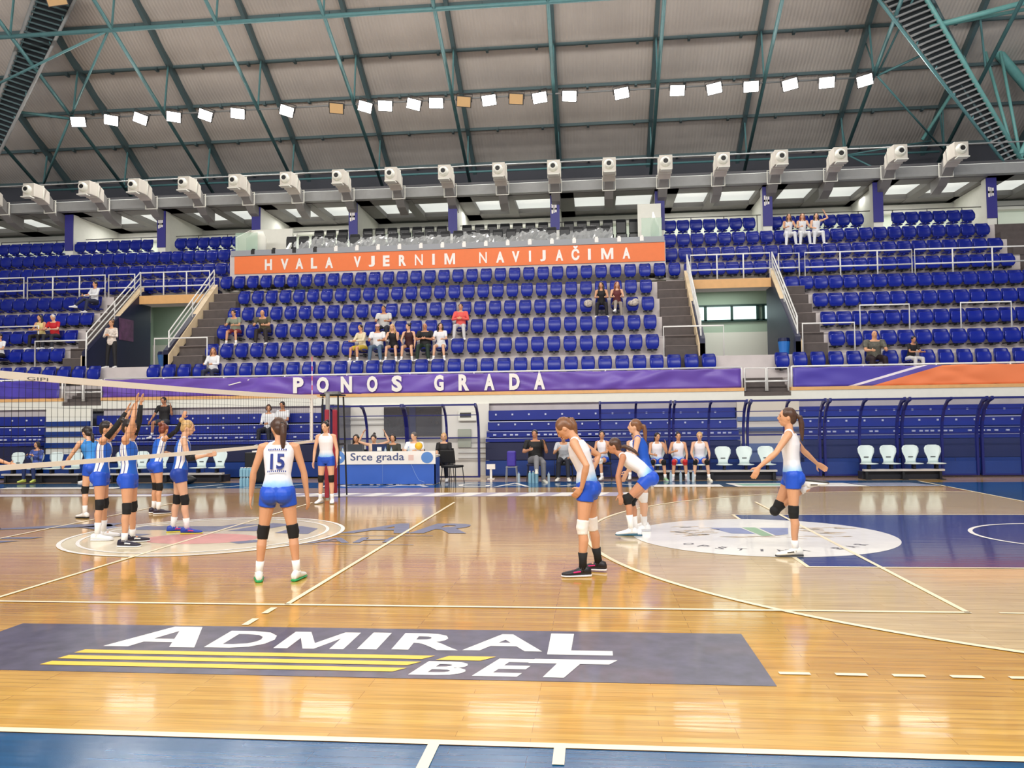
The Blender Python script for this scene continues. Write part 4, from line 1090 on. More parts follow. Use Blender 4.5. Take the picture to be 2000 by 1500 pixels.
# ================================================================ NET
nt_ = thing('volleyball_net', 'volleyball net with white top and bottom bands running away on the left', 'net', (0, 4.5, 0))
Y0, Y1 = -4.6, 4.75
def nz(y, base): return base - .03 * (1 - ((y) / 4.7) ** 2)
mb = MB(); n = 24
for k in range(n):
    a = Y0 + (Y1 - Y0) * k / n; b = Y0 + (Y1 - Y0) * (k + 1) / n
    mb.add([(-.012, a, nz(a, 2.17)), (-.012, b, nz(b, 2.17)), (-.012, b, nz(b, 2.245)), (-.012, a, nz(a, 2.245)), (.012, a, nz(a, 2.17)), (.012, b, nz(b, 2.17)), (.012, b, nz(b, 2.245)), (.012, a, nz(a, 2.245))],
           [(0, 1, 2, 3), (4, 5, 6, 7), (0, 1, 5, 4), (3, 2, 6, 7), (0, 3, 7, 4), (1, 2, 6, 5)])
mb.build('top_band', mat('band_white', (236, 228, 214), .6), nt_)
mb = MB()
for k in range(n):
    a = Y0 + (Y1 - Y0) * k / n; b = Y0 + (Y1 - Y0) * (k + 1) / n
    lo = lambda y: 1.25 - .02 * (1 - (y / 4.7) ** 2)
    mb.add([(-.01, a, lo(a)), (-.01, b, lo(b)), (-.01, b, lo(b) + .055), (-.01, a, lo(a) + .055), (.01, a, lo(a)), (.01, b, lo(b)), (.01, b, lo(b) + .055), (.01, a, lo(a) + .055)],
           [(0, 1, 2, 3), (4, 5, 6, 7), (0, 1, 5, 4), (3, 2, 6, 7), (0, 3, 7, 4), (1, 2, 6, 5)])
mb.build('bottom_band', mat('band_white', (236, 228, 214)), nt_)
mb = MB(); w = .0014
for k in range(94):
    y = Y0 + .1 * k; mb.bar((0, y, 1.28), (0, y, 2.18), w * 2)
for k in range(1, 9): mb.bar((0, Y0, 1.28 + .1 * k), (0, Y1, 1.28 + .1 * k), w * 2)
nm_ = mb.build('netting', M_black, nt_)
MB().box(-.02, .02, 4.42, 4.5, 1.27, 2.2).build('side_band', M_white, nt_)
mb = MB(); text(mb, 'GIPI', lambda u, v: (.0135, -4.0 + .32 * u, 2.165 + .035 * v)); 
mb.build('band_lettering', mat('band_ink', (90, 90, 96), .6), nt_)
an = thing('antenna', 'thin striped antenna rising from the far end of the net', 'antenna', (0, 9.0, 1.25))
MB().tube([(0, 0, 0), (0, 0, 1.8)], .009, 8).build('rod', M_white, an)
for k in range(9): MB().tube([(0, 0, .1 + .2 * k), (0, 0, .2 + .2 * k)], .0105, 8).build('red_stripe', mat('antenna_red', (214, 96, 110), .5), an)
pp = thing('net_post', 'net post wrapped in dark red padding at the far end of the net', 'net post', (.08, 9.75, 0))
MB().tube([(0, 0, 0), (0, 0, 2.3)], .045, 12).build('pole', M_grey, pp)
bevel(MB().box(-.055, .04, -.06, .06, .03, 1.95).build('padding', mat('pad_red', (150, 34, 54), .5, noise=.1), pp), .02)
MB().tube([(0, -.1, 2.18), (0, -.72, 2.2)], .006, 5).tube([(0, -.1, 1.3), (0, -.72, 1.28)], .006, 5).build('tension_cord', M_white, pp)
p2 = thing('net_post', 'near net post outside the left picture edge', 'net post', (-.02, -.95, 0))
MB().tube([(0, 0, 0), (0, 0, 2.3)], .045, 12).build('pole', M_grey, p2); bevel(MB().box(-.12, .12, -.12, .1, .03, 1.95).build('padding', mat('pad_red', (150, 34, 54)), p2), .03)
MB().tube([(0, .1, 2.18), (0, .85, 2.2)], .006, 5).tube([(0, .1, 1.3), (0, .85, 1.28)], .006, 5).build('tension_cord', M_white, p2)
rs = thing('referee_stand', 'tall referee stand with red padding and a black top tray behind the far post', 'referee stand', (.0, 10.35, 0))
for sx, sy in ((-.22, -.25), (.22, -.25), (-.22, .3), (.22, .3)): MB().tube([(sx, sy, 0), (sx * .8, sy * .7, 2.25)], .02, 8).build('leg', M_black, rs)
MB().box(-.22, .22, -.22, .22, 1.15, 1.2).build('platform', M_black, rs)
bevel(MB().box(.08, .18, -.3, -.22, .1, 1.95).build('padding', mat('pad_red', (150, 34, 54)), rs), .02)
MB().tube([(-.22, -.2, 2.28), (.22, -.2, 2.28), (.22, .2, 2.28), (-.22, .2, 2.28), (-.22, -.2, 2.28)], .018, 6).build('top_rail', M_black, rs)
MB().box(-.16, .16, -.12, .1, 2.29, 2.36).build('tray', mat('tray_grey', (120, 120, 120), .5, noise=.4, nscale=20), rs)
# ================================================================ PEOPLE
def skin_mat(name, c):
    m_ = mat(name, c, .5, spec=.4, noise=.05, nscale=9)
    m_.node_tree.nodes['Principled BSDF'].inputs['Subsurface Weight'].default_value = .0
    return m_
SK1 = skin_mat('skin_fair', (220, 172, 140)); SK2 = skin_mat('skin_tan', (208, 154, 118)); SK3 = skin_mat('skin_warm', (190, 134, 102))
def hairm(n, c): return mat('hair_' + n, c, .42, noise=.3, nscale=30)
HB = hairm('brown', (74, 48, 34)); HD = hairm('dark', (34, 24, 22)); HL = hairm('blond', (196, 158, 104)); HR = hairm('auburn', (128, 62, 40)); HG = hairm('grey', (96, 90, 86)); HC = hairm('chestnut', (122, 80, 50))
M_eye = mat('eye', (30, 24, 24), .3); M_lip = mat('lips', (176, 88, 80), .5); M_brow = mat('brow', (60, 42, 34), .8)
M_pad = mat('pad_black', (16, 16, 18), .8); M_padw = mat('pad_white', (236, 232, 228), .8, bump=.2, nscale=20); M_padr = mat('pad_red2', (200, 36, 40), .7)
M_sock = mat('sock_white', (236, 234, 232), .8); M_sockb = mat('sock_black', (20, 20, 22), .8)
M_short = mat('shorts_blue', (22, 78, 196), .5, noise=.06); M_hem = mat('hem_pale', (206, 200, 220), .6)

def remesh(o, vox, sm=4):
    md = o.modifiers.new('r', 'REMESH'); md.mode = 'VOXEL'; md.voxel_size = vox; md.use_smooth_shade = True
    if sm:
        s_ = o.modifiers.new('s', 'SMOOTH'); s_.iterations = sm; s_.factor = .5
    return o
def dirv(t): return V(t).normalized()

class Person:
    pass
def person(label, pos, face, H=1.72, name='person', build=1.0, male=False, skin=SK1, hair=HB, hairstyle='ponytail', lean=0, tilt=0, twist=0, bend=0,
           legs=((4, 6, 4), (4, 6, 4)), arms=None, head=(0, 0), seat=None, top=None, sleeves=0, bottom='shorts', bmat=None, pads=M_pad, socks=M_sock, sockh=.1,
           shoe=((240, 240, 240), (230, 230, 230)), vox=.0085, sleeve_mat=None, armcover=(None, None), skirt=False, group=None, footyaw=(12, 12), handspread=(0, 0), curl=(.5, .5), cap=None, long_hair=False, number=None, topkw=None, pads_off=0):
    k = H / 1.72
    root = thing(name, label, 'person', (pos[0], pos[1], pos[2] if len(pos) > 2 else 0), R(face), group)
    b = build
    Z = V((0, 0, 1))
    # ---- legs
    HH = .052 * H
    Lth, Lsh, Ah = .245 * H, .245 * H, .052 * H
    J = {}
    def legdirs(i, s):
        p, sp, kn = legs[i][:3]
        th = dirv((s * math.tan(R(sp)), math.sin(R(p)), -math.cos(R(p))))
        sp2 = legs[i][3] if len(legs[i]) > 3 else sp * .6
        a = R(p - kn)
        sh = dirv((s * math.tan(R(sp2)), math.sin(a), -math.cos(a)))
        return th, sh
    offs = []
    for i, s in ((0, -1), (1, 1)):
        th, sh = legdirs(i, s)
        h = V((s * HH * b, 0, 0)); kn = h + th * Lth; an = kn + sh * Lsh
        J[i] = [h, kn, an, th, sh]; offs.append(an.z)
    pz = (seat + .1 * k if seat is not None else Ah - min(offs))
    P = V((0, 0, pz))
    for i in (0, 1):
        for q in range(3): J[i][q] = J[i][q] + P
    # ---- spine
    ln = R(lean); tl = R(tilt)
    up = dirv((math.sin(tl), math.sin(ln), math.cos(ln)))
    bn = R(lean + bend); up2 = dirv((math.sin(tl), math.sin(bn), math.cos(bn)))
    tw = R(twist)
    rt0 = V((1, 0, 0)); rt = V((math.cos(tw), math.sin(tw), 0))
    rt = (rt - up2 * rt.dot(up2)).normalized(); fw = up2.cross(rt)
    rtl = (rt0 - up * rt0.dot(up)).normalized(); fwl = up.cross(rtl)
    waist = P + up * (.105 * H); chest = waist + up2 * (.10 * H); sho = waist + up2 * (.185 * H); nb = waist + up2 * (.205 * H)
    m_ = 1.12 if male else 1.0
    W_ = lambda v: v * k * b
    def torso(inf=0, lo=0, hi=9, wid=1.0):
        S_ = []
        rows = [(P - up * .055 * H, .125, .085, rtl, fwl), (P - up * .02 * H, .158, .105, rtl, fwl), (P + up * .03 * H, .155, .1, rtl, fwl), (P + up * .07 * H, .135 * m_, .088, rtl, fwl), (waist, .122 * m_ * m_, .082, rt, fw),
                (waist + up2 * .05 * H, .132 * m_, .09, rt, fw), (chest, .145 * m_, .104 if not male else .11, rt, fw), (waist + up2 * .145 * H, .152 * m_, .09, rt, fw), (waist + up2 * .178 * H, .148 * m_, .068, rt, fw),
                (waist + up2 * .2 * H, .09 * m_, .052, rt, fw)]
        for c, a_, d_, r_, f_ in rows[lo:hi + 1]:
            S_.append((c, r_ * (W_(a_) * wid + inf), f_ * (W_(d_) + inf)))
        return S_
    body = MB()
    body.loft(torso(), 18)
    nh, npt = head
    # ---- head
    hy, hp = R(nh), R(npt)
    nd = (up2 * .6 + V((0, math.sin(hp + bn * .5), math.cos(hp * .6 + bn * .4))) * .4).normalized()
    hb = nb + nd * .045 * H
    Mh = Matrix.Rotation(hy, 3, 'Z') @ Matrix.Rotation(-hp, 3, 'X')
    hc = hb + Mh @ V((0, .018 * k, .075 * k))
    body.tube([sho - up2 * .01, nb, hb + nd * .03], [W_(.056) * m_, W_(.05) * m_, W_(.048) * m_], 12)
    def hp_(x, y, z): return hc + Mh @ (V((x, y, z)) * k)
    body.ell(hc, .072 * k, .093 * k, .1 * k, Mh, 18, 12)
    body.ell(hp_(0, .02, -.055), .052 * k, .062 * k, .062 * k, Mh, 14, 8)
    body.ell(hp_(0, .058, -.085), .024 * k, .022 * k, .022 * k, Mh, 10, 6)
    body.tube([hp_(0, .088, .01), hp_(0, .104, -.02), hp_(0, .092, -.034)], [.009 * k, .0135 * k, .012 * k], 8, dome=True)
    body.ell(hp_(0, .078, -.06), .022 * k, .016 * k, .014 * k, Mh, 10, 6)
    for s in (-1, 1):
        body.ell(hp_(s * .073, -.004, -.012), .009 * k, .02 * k, .03 * k, Mh, 8, 6)
        body.ell(hp_(s * .03, .072, .018), .02 * k, .014 * k, .008 * k, Mh, 8, 5)
    # ---- arms
    arms = arms or (((.16, 0, -1), (.08, .1, -1)), ((.16, 0, -1), (.08, .1, -1)))
    A = {}
    UA, FA = .168 * H, .15 * H
    for i, s in ((0, -1), (1, 1)):
        sh_ = sho + rt * s * (.1 * H * b * (m_ if male else 1)) - up2 * .012 * H
        u_, f_ = arms[i][0], arms[i][1]
        ud = dirv((s * u_[0], u_[1], u_[2])); fd = dirv((s * f_[0], f_[1], f_[2]))
        el = sh_ + ud * UA; wr = el + fd * FA
        A[i] = [sh_, el, wr, ud, fd]
        lift = max(0, ud.z) * .03 * H
        body.tube([sh_ - rt * s * .04 * k + up2 * .004, sh_ + up2 * lift, sh_ + ud * UA * .35, sh_ + ud * UA * .75, el, el + fd * FA * .25, el + fd * FA * .7, wr],
                  [W_(.05) * m_, W_(.05) * m_, W_(.042) * m_, W_(.037) * m_, W_(.034) * m_, W_(.037) * m_, W_(.028) * m_, W_(.022) * m_], 12, dome=True)
        # hand
        hd = dirv(arms[i][2]) if len(arms[i]) > 2 else fd
        if len(arms[i]) > 2: hd = dirv((s * arms[i][2][0], arms[i][2][1], arms[i][2][2]))
        pn = V(arms[i][3]) if len(arms[i]) > 3 else V((-s, .3, 0))
        if len(arms[i]) > 3: pn = V((s * arms[i][3][0], arms[i][3][1], arms[i][3][2]))
        pn = (pn - hd * pn.dot(hd)).normalized(); sd = hd.cross(pn).normalized()
        if sd.dot(V((0, 1, 0)) * 1 + V((0, 0, .6))) < 0: sd = -sd
        hk = k * (1.08 if male else 1)
        c0 = wr; c1 = wr + hd * .085 * hk
        body.loft([(c0 - hd * .01, sd * .021 * hk, pn * .016 * hk), (c0 + hd * .03 * hk, sd * .034 * hk, pn * .015 * hk), (c0 + hd * .07 * hk, sd * .039 * hk, pn * .013 * hk), (c1, sd * .036 * hk, pn * .01 * hk)], 12)
        cu = curl[i]; spd = handspread[i]
        for q, (off, ln_) in enumerate(((-.029, .058), (-.0095, .068), (.0105, .072), (.03, .062))):
            base = wr + hd * .08 * hk + sd * off * hk
            d1 = (hd + sd * off * 6 * spd).normalized()
            a1 = R(25 * cu); a2 = R(60 * cu)
            q1 = base + (d1 * math.cos(a1) + pn * math.sin(a1)) * ln_ * .5 * hk
            q2 = q1 + (d1 * math.cos(a2) + pn * math.sin(a2)) * ln_ * .5 * hk
            body.tube([base - d1 * .02, base, q1, q2], [.009 * hk, .009 * hk, .0085 * hk, .0075 * hk], 7, dome=True)
        tb_ = wr + hd * .025 * hk + sd * .03 * hk
        body.tube([tb_, tb_ + (hd * .6 + sd * .8) .normalized() * .035 * hk + pn * .008, tb_ + (hd * .9 + sd * .7).normalized() * .062 * hk + pn * .014], [.012 * hk, .0105 * hk, .0085 * hk], 7, dome=True)
    # ---- leg surface
    for i, s in ((0, -1), (1, 1)):
        h, kn, an, th, sh = J[i]
        back = V((0, -1, 0))
        body.tube([h + th * -.01, h + th * Lth * .25, h + th * Lth * .6, h + th * Lth * .9, kn, kn + sh * Lsh * .12, kn + sh * Lsh * .32 + back * .012 * k, kn + sh * Lsh * .6, kn + sh * Lsh * .85, an],
                  [W_(.085), W_(.083), W_(.067), W_(.053), W_(.052), W_(.047), W_(.052), W_(.042), W_(.031), W_(.032)], 14, dome=True)
        body.ell(an + V((0, .03, -.03)) * k, .035 * k, .06 * k, .035 * k)
        if len(legs[i]) > 2: pass
    # buttocks
    if True:
        for s in (-1, 1): body.ell(P + rtl * s * .07 * k * b - fwl * .045 * k - up * .02 * H, W_(.082), W_(.075), W_(.085))
    bo = body.build('body', skin, root, smooth=True); remesh(bo, vox)
    # ---- face pieces
    for s in (-1, 1):
        MB().ell(hp_(s * .03, .0795, .006), .012 * k, .008 * k, .0065 * k, Mh, 8, 5).build('eye', M_eye, root, smooth=True)
    MB().ell(hp_(-.03, .085, .024), .017 * k, .006 * k, .0035 * k, Mh, 6, 4).ell(hp_(.03, .085, .024), .017 * k, .006 * k, .0035 * k, Mh, 6, 4).build('eyebrows', M_brow, root)
    MB().ell(hp_(0, .09, -.062), .02 * k, .007 * k, .006 * k, Mh, 8, 4).build('mouth', M_lip, root)
    # ---- hair
    hm = MB()
    if hairstyle != 'bald':
        hm.ell(hp_(0, -.018, .022), .08 * k, .093 * k, .095 * k, Mh, 18, 12)
        hm.ell(hp_(0, -.05, -.02), .07 * k, .06 * k, .075 * k, Mh, 14, 8)
        for s in (-1, 1): hm.ell(hp_(s * .06, .01, .035), .022 * k, .05 * k, .045 * k, Mh, 10, 6)
        if hairstyle in ('ponytail', 'lowtail', 'bun', 'hightail'):
            z0 = {'ponytail': .02, 'lowtail': -.035, 'bun': .07, 'hightail': .03}[hairstyle]
            a0 = hp_(0, -.1, z0)
            hm.ell(a0, .024 * k, .026 * k, .024 * k)
            if hairstyle == 'bun': hm.ell(a0 + Mh @ V((0, -.02, .02)), .042 * k, .042 * k, .04 * k)
            else:
                bk = Mh @ V((0, -1, 0)); bk.z = 0
                g = V((0, 0, -1)) * k
                base_back = -fw
                pts = [a0, a0 + bk * .045 * k + g * .02, a0 + bk * .06 * k + g * .1, a0 + bk * .05 * k + g * .2 + base_back * .012, a0 + bk * .045 * k + g * .3 + base_back * .02]
                if npt > 25 and lean + bend < 30:
                    pts = [a0, a0 + bk * .045 * k, a0 + bk * .085 * k + g * .06, a0 + bk * .1 * k + g * .16, a0 + bk * .09 * k + g * .26]
                if lean + bend > 30:  # hair hangs over a bent back
                    pts = [a0, a0 + bk * .05 * k + V((0, 0, .01)), a0 + bk * .12 * k + g * .02, a0 + bk * .19 * k + g * .06, a0 + bk * .25 * k + g * .12]
                hm.tube(pts, [.02 * k, .03 * k, .034 * k, .028 * k, .012 * k], 10, dome=True)
        elif hairstyle == 'long':
            for s in (-1, 1): hm.tube([hp_(s * .062, -.02, .03), hp_(s * .08, -.02, -.06), hp_(s * .085, .0, -.16), hp_(s * .07, .02, -.25)], [.03 * k, .035 * k, .034 * k, .015 * k], 10, dome=True)
            hm.tube([hp_(0, -.06, .0), hp_(0, -.08, -.1), hp_(0, -.075, -.24)], [.06 * k, .07 * k, .03 * k], 10, dome=True)
        elif hairstyle == 'bob':
            for s in (-1, 1): hm.ell(hp_(s * .066, -.01, -.03), .03 * k, .05 * k, .07 * k, Mh)
        ho = hm.build('hair', hair, root, smooth=True); remesh(ho, max(vox, .009), 2)
        if hairstyle == 'short': ho.scale = (1, 1, 1)
        if hairstyle in ('ponytail', 'lowtail', 'hightail'): MB().ell(hp_(0, -.112, z0), .02 * k, .014 * k, .022 * k, Mh).build('hair_tie', M_pad, root, smooth=True)
    if cap:
        cm = MB().ell(hp_(0, -.012, .045), .085 * k, .098 * k, .075 * k, Mh, 16, 8).loft([(hp_(0, .05, .05), Mh @ V((.07, 0, 0)), Mh @ V((0, .02, .004))), (hp_(0, .13, .04), Mh @ V((.05, 0, 0)), Mh @ V((0, .02, .004)))], 10)
        cm.build('cap', cap, root, smooth=True)
    if hairstyle == 'bald' or male: 
        if male and hairstyle != 'bald': pass
    # ---- top
    shirt = MB()
    inf = .013 if not sleeves else .018
    shirt.loft(torso(inf, 1 if bottom != 'trousers' else 0, 8), 20)
    for i, s in ((0, -1), (1, 1)):
        sh_, el, wr, ud, fd = A[i]
        if sleeves:
            n_ = sleeves
            q = [sh_ - rt * s * .05 * k, sh_ + up2 * max(0, ud.z) * .03 * H]; r_ = [W_(.053) * m_, W_(.056) * m_]
            if n_ <= 1: q += [sh_ + ud * UA * .3 * n_, sh_ + ud * UA * .6 * n_]; r_ += [W_(.052) * m_, W_(.051) * m_]
            else: q += [sh_ + ud * UA * .5, el, el + fd * FA * .5, el + fd * FA * .92]; r_ += [W_(.052) * m_, W_(.047) * m_, W_(.042) * m_, W_(.034) * m_]
            shirt.tube(q, r_, 12, dome=True)
        else:
            shirt.tube([sho + rt * s * .05 * k * b - up2 * .05, sho + rt * s * .062 * k * b + up2 * .002 * H, sho + rt * s * .1 * k * b - up2 * .016 * H], [.052 * k, .053 * k, .05 * k], 12, dome=True)
    tm = top
    if callable(top): tm = top(P, up2, rt, fw, H)
    so_ = shirt.build('shirt', tm, root, smooth=True); remesh(so_, max(vox, .009), 3)
    # neckline collar ring for tee shirts
    # ---- lower clothes
    pm = MB()
    if bottom in ('shorts', 'trousers', 'long_shorts', 'skirt'):
        pm.loft(torso(.014, 0, 2), 20)
        for s in (-1, 1): pm.ell(P + rtl * s * .07 * k * b - fwl * .045 * k - up * .02 * H, W_(.1), W_(.096), W_(.104))
        fr_ = {'shorts': .36, 'long_shorts': .85, 'trousers': 1, 'skirt': .5}[bottom]
        for i in (0, 1):
            h, kn, an, th, sh = J[i]
            pm.ell(h, W_(.1), W_(.1), W_(.1))
            if bottom == 'trousers':
                pm.ell(kn, W_(.071), W_(.071), W_(.071))
                pm.tube([h, h + th * Lth * .4, kn - th * .03, kn + sh * .03, kn + sh * Lsh * .5, kn + sh * Lsh * .93], [W_(.1), W_(.088), W_(.07), W_(.066), W_(.06), W_(.052)], 14, dome=True)
            else:
                e = .1 if bottom == 'long_shorts' else .0
                pm.tube([h - th * .02, h + th * Lth * fr_ * .5, h + th * Lth * fr_], [W_(.097), W_(.094), W_(.09 - .12 * (fr_ - .36) * .4 + e * .1)], 16)
        po_ = pm.build({'shorts': 'shorts', 'long_shorts': 'shorts', 'trousers': 'trousers', 'skirt': 'skirt'}[bottom], bmat or M_short, root, smooth=True); remesh(po_, max(vox, .009), 3)
    # ---- knee pads, socks, shoes
    for i, s in ((0, -1), (1, 1)):
        h, kn, an, th, sh = J[i]
        if pads and bottom != 'trousers':
            mid = (th * .5 + sh * .5).normalized(); off = (th - sh) * .03
            kp = MB().tube([kn - th * .08 * k, kn], [W_(.065), W_(.063)], 16).tube([kn, kn + sh * .075 * k], [W_(.062), W_(.055)], 16).ell(kn + off, W_(.066), W_(.066), W_(.066)).build('knee_pad', pads, root, smooth=True)
            remesh(kp, .011, 2)
        if socks and sockh > 0:
            MB().tube([an + sh * .01, an - sh * sockh * .5 * k, an - sh * sockh * k], [W_(.041), W_(.04), W_(.044 if sockh < .15 else .05)], 14).build('sock', socks, root, smooth=True)
        for c, is_leg in ((None, 1),):
            ac_ = armcover[i]
            if ac_:
                sh_, el, wr, ud, fd = A[i]
                if ac_[1] == 'full': MB().tube([sh_ + ud * UA * .35, el - ud * .02, el + fd * .02, el + fd * FA * .6, wr - fd * .01], [W_(.046), W_(.041), W_(.043), W_(.034), W_(.029)], 12).build('arm_sleeve', ac_[0], root, smooth=True)
                else: MB().tube([el - ud * .09 * k, el, el + fd * .09 * k], [W_(.043), W_(.041), W_(.042)], 12).build('arm_sleeve', ac_[0], root, smooth=True)
        # shoe frame
        fy = R(footyaw[i]) * -s
        f = V((math.sin(-fy), math.cos(-fy), 0))
        upv = V((0, 0, 1))
        if seat is None and an.z > .16 * k or (len(legs[i]) > 4 and legs[i][4]):
            upv = -sh; f = (V((0, 1, 0)) - upv * upv.y)
            f = f.normalized() if f.length > .2 else V((0, 0, -1)).normalized()
            if len(legs[i]) > 5:
                f = dirv(legs[i][5]); upv = (-sh - f * (-sh).dot(f)).normalized()
            elif abs(sh.y) > .5: f = V((0, sh.z * -1, sh.y)).normalized() * (1 if sh.y > 0 else -1); upv = -sh
        r_ = f.cross(upv).normalized()
        o_ = an - upv * (Ah - .002)
        Lf = .148 * H
        def sec(t, w, hgt, z0=.0, lift=0):
            c = o_ + f * (t * Lf * 1.0) + upv * ((z0 + hgt / 2 + lift) * k)
            return (c, r_ * w * k, upv * hgt / 2 * k)
        up_ = MB()
        for st in [[sec(-.34, .02, .05, .02), sec(-.3, .034, .085, .015), sec(-.12, .04, .1, .015), sec(.08, .041, .09, .015), sec(.3, .045, .068, .012), sec(.5, .049, .055, .01), sec(.7, .045, .045, .01), sec(.84, .03, .035, .01), sec(.88, .012, .02, .014)]]:
            up_.loft(st, 14)
        up_.tube([an - upv * .03 * k, an + upv * .01 * k], [.042 * k, .041 * k], 12)
        so2 = MB().loft([sec(-.36, .012, .026, -.002), sec(-.33, .034, .03, -.002), sec(-.1, .042, .026, -.002), sec(.2, .043, .024, -.002), sec(.5, .053, .024, -.002), sec(.72, .05, .024, -.002), sec(.86, .033, .022, .002), sec(.9, .01, .016, .006)], 14)
        sh_o = up_.build('shoe', mat('shoe' + str(shoe[0]), shoe[0], .5), root, smooth=True)
        so2.build('sole', mat('sole' + str(shoe[1]), shoe[1], .5), sh_o, smooth=True)
        if len(shoe) > 2:
            mb = MB().tube([o_ + f * .05 * Lf + upv * .09 * k + r_ * .03 * k, o_ + f * .35 * Lf + upv * .072 * k, o_ + f * .1 * Lf + upv * .05 * k + r_ * .042 * k], [.008] * 3, 6)
            mb.tube([o_ + f * .1 * Lf + upv * .06 * k - r_ * .042 * k, o_ + f * .4 * Lf + upv * .05 * k - r_ * .043 * k], [.008] * 2, 6)
            mb.tube([o_ + f * .1 * Lf + upv * .06 * k + r_ * .042 * k, o_ + f * .4 * Lf + upv * .05 * k + r_ * .043 * k], [.008] * 2, 6)
            mb.build('shoe_stripe', mat('stripe' + str(shoe[2]), shoe[2], .4), sh_o)
    p_ = Person(); p_.root = root; p_.P = P; p_.up = up2; p_.rt = rt; p_.fw = fw; p_.waist = waist; p_.H = H; p_.k = k; p_.b = b; p_.A = A; p_.J = J; p_.hc = hc; p_.W = W_; p_.m = m_
    return p_

def chest_text(p, body, width, height, z, back=True, m_=None, u0=0, bold=.03):
    """number wrapped round the torso ellipse at height z (m above the waist)"""
    s = -1 if back else 1
    mb = MB()
    def fn(u, v):
        x = (u - .5) * width * (1 if back else -1) * 1.0 + u0
        zz = z + (v - .5) * height
        t = zz / (.2 * p.H)
        hw = p.W(.133 + .02 * min(max(t, 0), 1)) + .014; hd = p.W(.088 + .012 * math.sin(math.pi * min(max(t, 0), 1))) + .014
        y = s * hd * math.sqrt(max(.02, 1 - (x / hw) ** 2)) + s * .009
        return p.waist + p.up * zz + p.rt * x + p.fw * y
    pt, f = text_pts(body, bold=bold)
    # subdivide long glyph faces is unnecessary: offset keeps them above the cloth
    mb.add([fn(u, v) for u, v in pt], f)
    return mb.build('shirt_number', m_ or mat('number_blue', (30, 50, 130), .5), p.root)
def dashes(p, z, n, width, back=True, m_=None):
    s = -1 if back else 1
    mb = MB(); rd = random.Random(n)
    for k_ in range(n):
        x0 = -width / 2 + width * k_ / n; x1 = x0 + width / n * .6
        hw = p.W(.15) + .014; hd = p.W(.098) + .014
        q = []
        for x, zz in ((x0, z), (x1, z), (x1, z + .02), (x0, z + .02 * rd.uniform(.6, 1.3))):
            q.append(p.waist + p.up * zz + p.rt * x + p.fw * (s * hd * math.sqrt(1 - (x / hw) ** 2) + s * .01))
        mb.add(q, [(0, 1, 2, 3)])
    mb.build('shirt_lettering', m_ or mat('number_blue', (30, 50, 130)), p.root)

_n = [0]
def white_top(P, up, rt, fw, H):
    _n[0] += 1
    return axis_mat('white_blue_shirt', up, P, [(-.08, (20, 84, 200)), (.03, (40, 110, 214)), (.09, (150, 196, 236)), (.17, (228, 230, 238)), (.5, (236, 232, 236))], noise=.05)
def stripe_top(P, up, rt, fw, H):
    a = fw
    return axis_mat('striped_shirt', (rt * .5 + fw * .85).normalized(), P, [(-.2, (22, 92, 196)), (-.1, (22, 92, 196)), (-.012, (228, 228, 234)), (.05, (30, 50, 130)), (.062, (228, 228, 234)), (.095, (22, 92, 196)), (.2, (22, 92, 196))], interp='CONSTANT')
BLK = M_pad
# ---- white and blue team
p = person('player number 15 seen from behind with a long brown ponytail, nearest the net', (2.475, 1.08), 12, 1.76, build=.98, skin=SK2, hair=HB, hairstyle='ponytail', lean=6, bend=6, twist=4,
           legs=((3, 9, 4), (3, 9, 5)), arms=(((.36, .05, -1), (.14, .2, -1)), ((.3, .1, -1), (.12, .1, -1))), head=(28, 12), top=white_top, pads=M_pad,
           shoe=((232, 234, 228), (34, 160, 88)), sockh=.12, vox=.007)
chest_text(p, '15', .15, .17, .125); dashes(p, .245, 9, .2); dashes(p, .01, 10, .2)
def chk(p): return p
person('player in white by the red padded post, facing the camera with arms hanging', (.33, 8.92), 185, 1.69, skin=SK1, hair=HD, hairstyle='bun', lean=2, legs=((2, 3, 3), (2, 3, 3)),
       arms=(((.22, .05, -1), (.05, .2, -1)), ((.22, .05, -1), (.05, .2, -1))), head=(-12, 10), top=white_top, shoe=((236, 236, 236), (150, 150, 150)), sockh=.11, vox=.009)
p = person('player in white with hands on her hips and white knee pads, head bowed', (5.78, 1.56), 84, 1.77, build=1.02, skin=SK2, hair=HC, hairstyle='hightail', lean=5, bend=14,
           legs=((6, 3, 6), (-4, 8, 4)), arms=(((.4, -.5, -.8), (-.3, .24, -.9), (-.2, .6, -.7)), ((.5, -.75, -.55), (-.35, .35, -.85), (-.2, .7, -.5))), head=(0, 46), top=white_top, pads=M_padw,
           socks=M_sockb, sockh=.16, shoe=((24, 20, 28), (226, 222, 222), (214, 40, 120)), vox=.007)
chest_text(p, '2', .09, .16, .12)
p = person('player in white bent forward with both hands on her black knee pads', (6.62, 4.28), 88, 1.7, skin=SK3, hair=HB, hairstyle='lowtail', lean=36, bend=20, legs=((46, 3, 52), (36, 3, 44)),
           arms=(((.15, .3, -1), (.02, -.12, -1)), ((.1, .25, -1), (.02, -.12, -1))), head=(-4, 8), top=white_top, shoe=((238, 238, 240), (46, 96, 120)), sockh=.2, vox=.0075)
person('libero in a dark blue top standing behind the bent player, looking left', (6.62, 5.0), 84, 1.68, skin=SK1, hair=HC, hairstyle='ponytail', lean=8, bend=6, legs=((3, 3, 4), (8, 3, 10)),
       arms=(((.2, .2, -1), (.1, .5, -1)), ((.2, .25, -1), (.1, .5, -1))), head=(0, 2), top=mat('libero_blue', (20, 84, 190), .6, noise=.1), pads=M_padw, shoe=((236, 236, 236), (200, 200, 205)), sockh=.14, vox=.009)
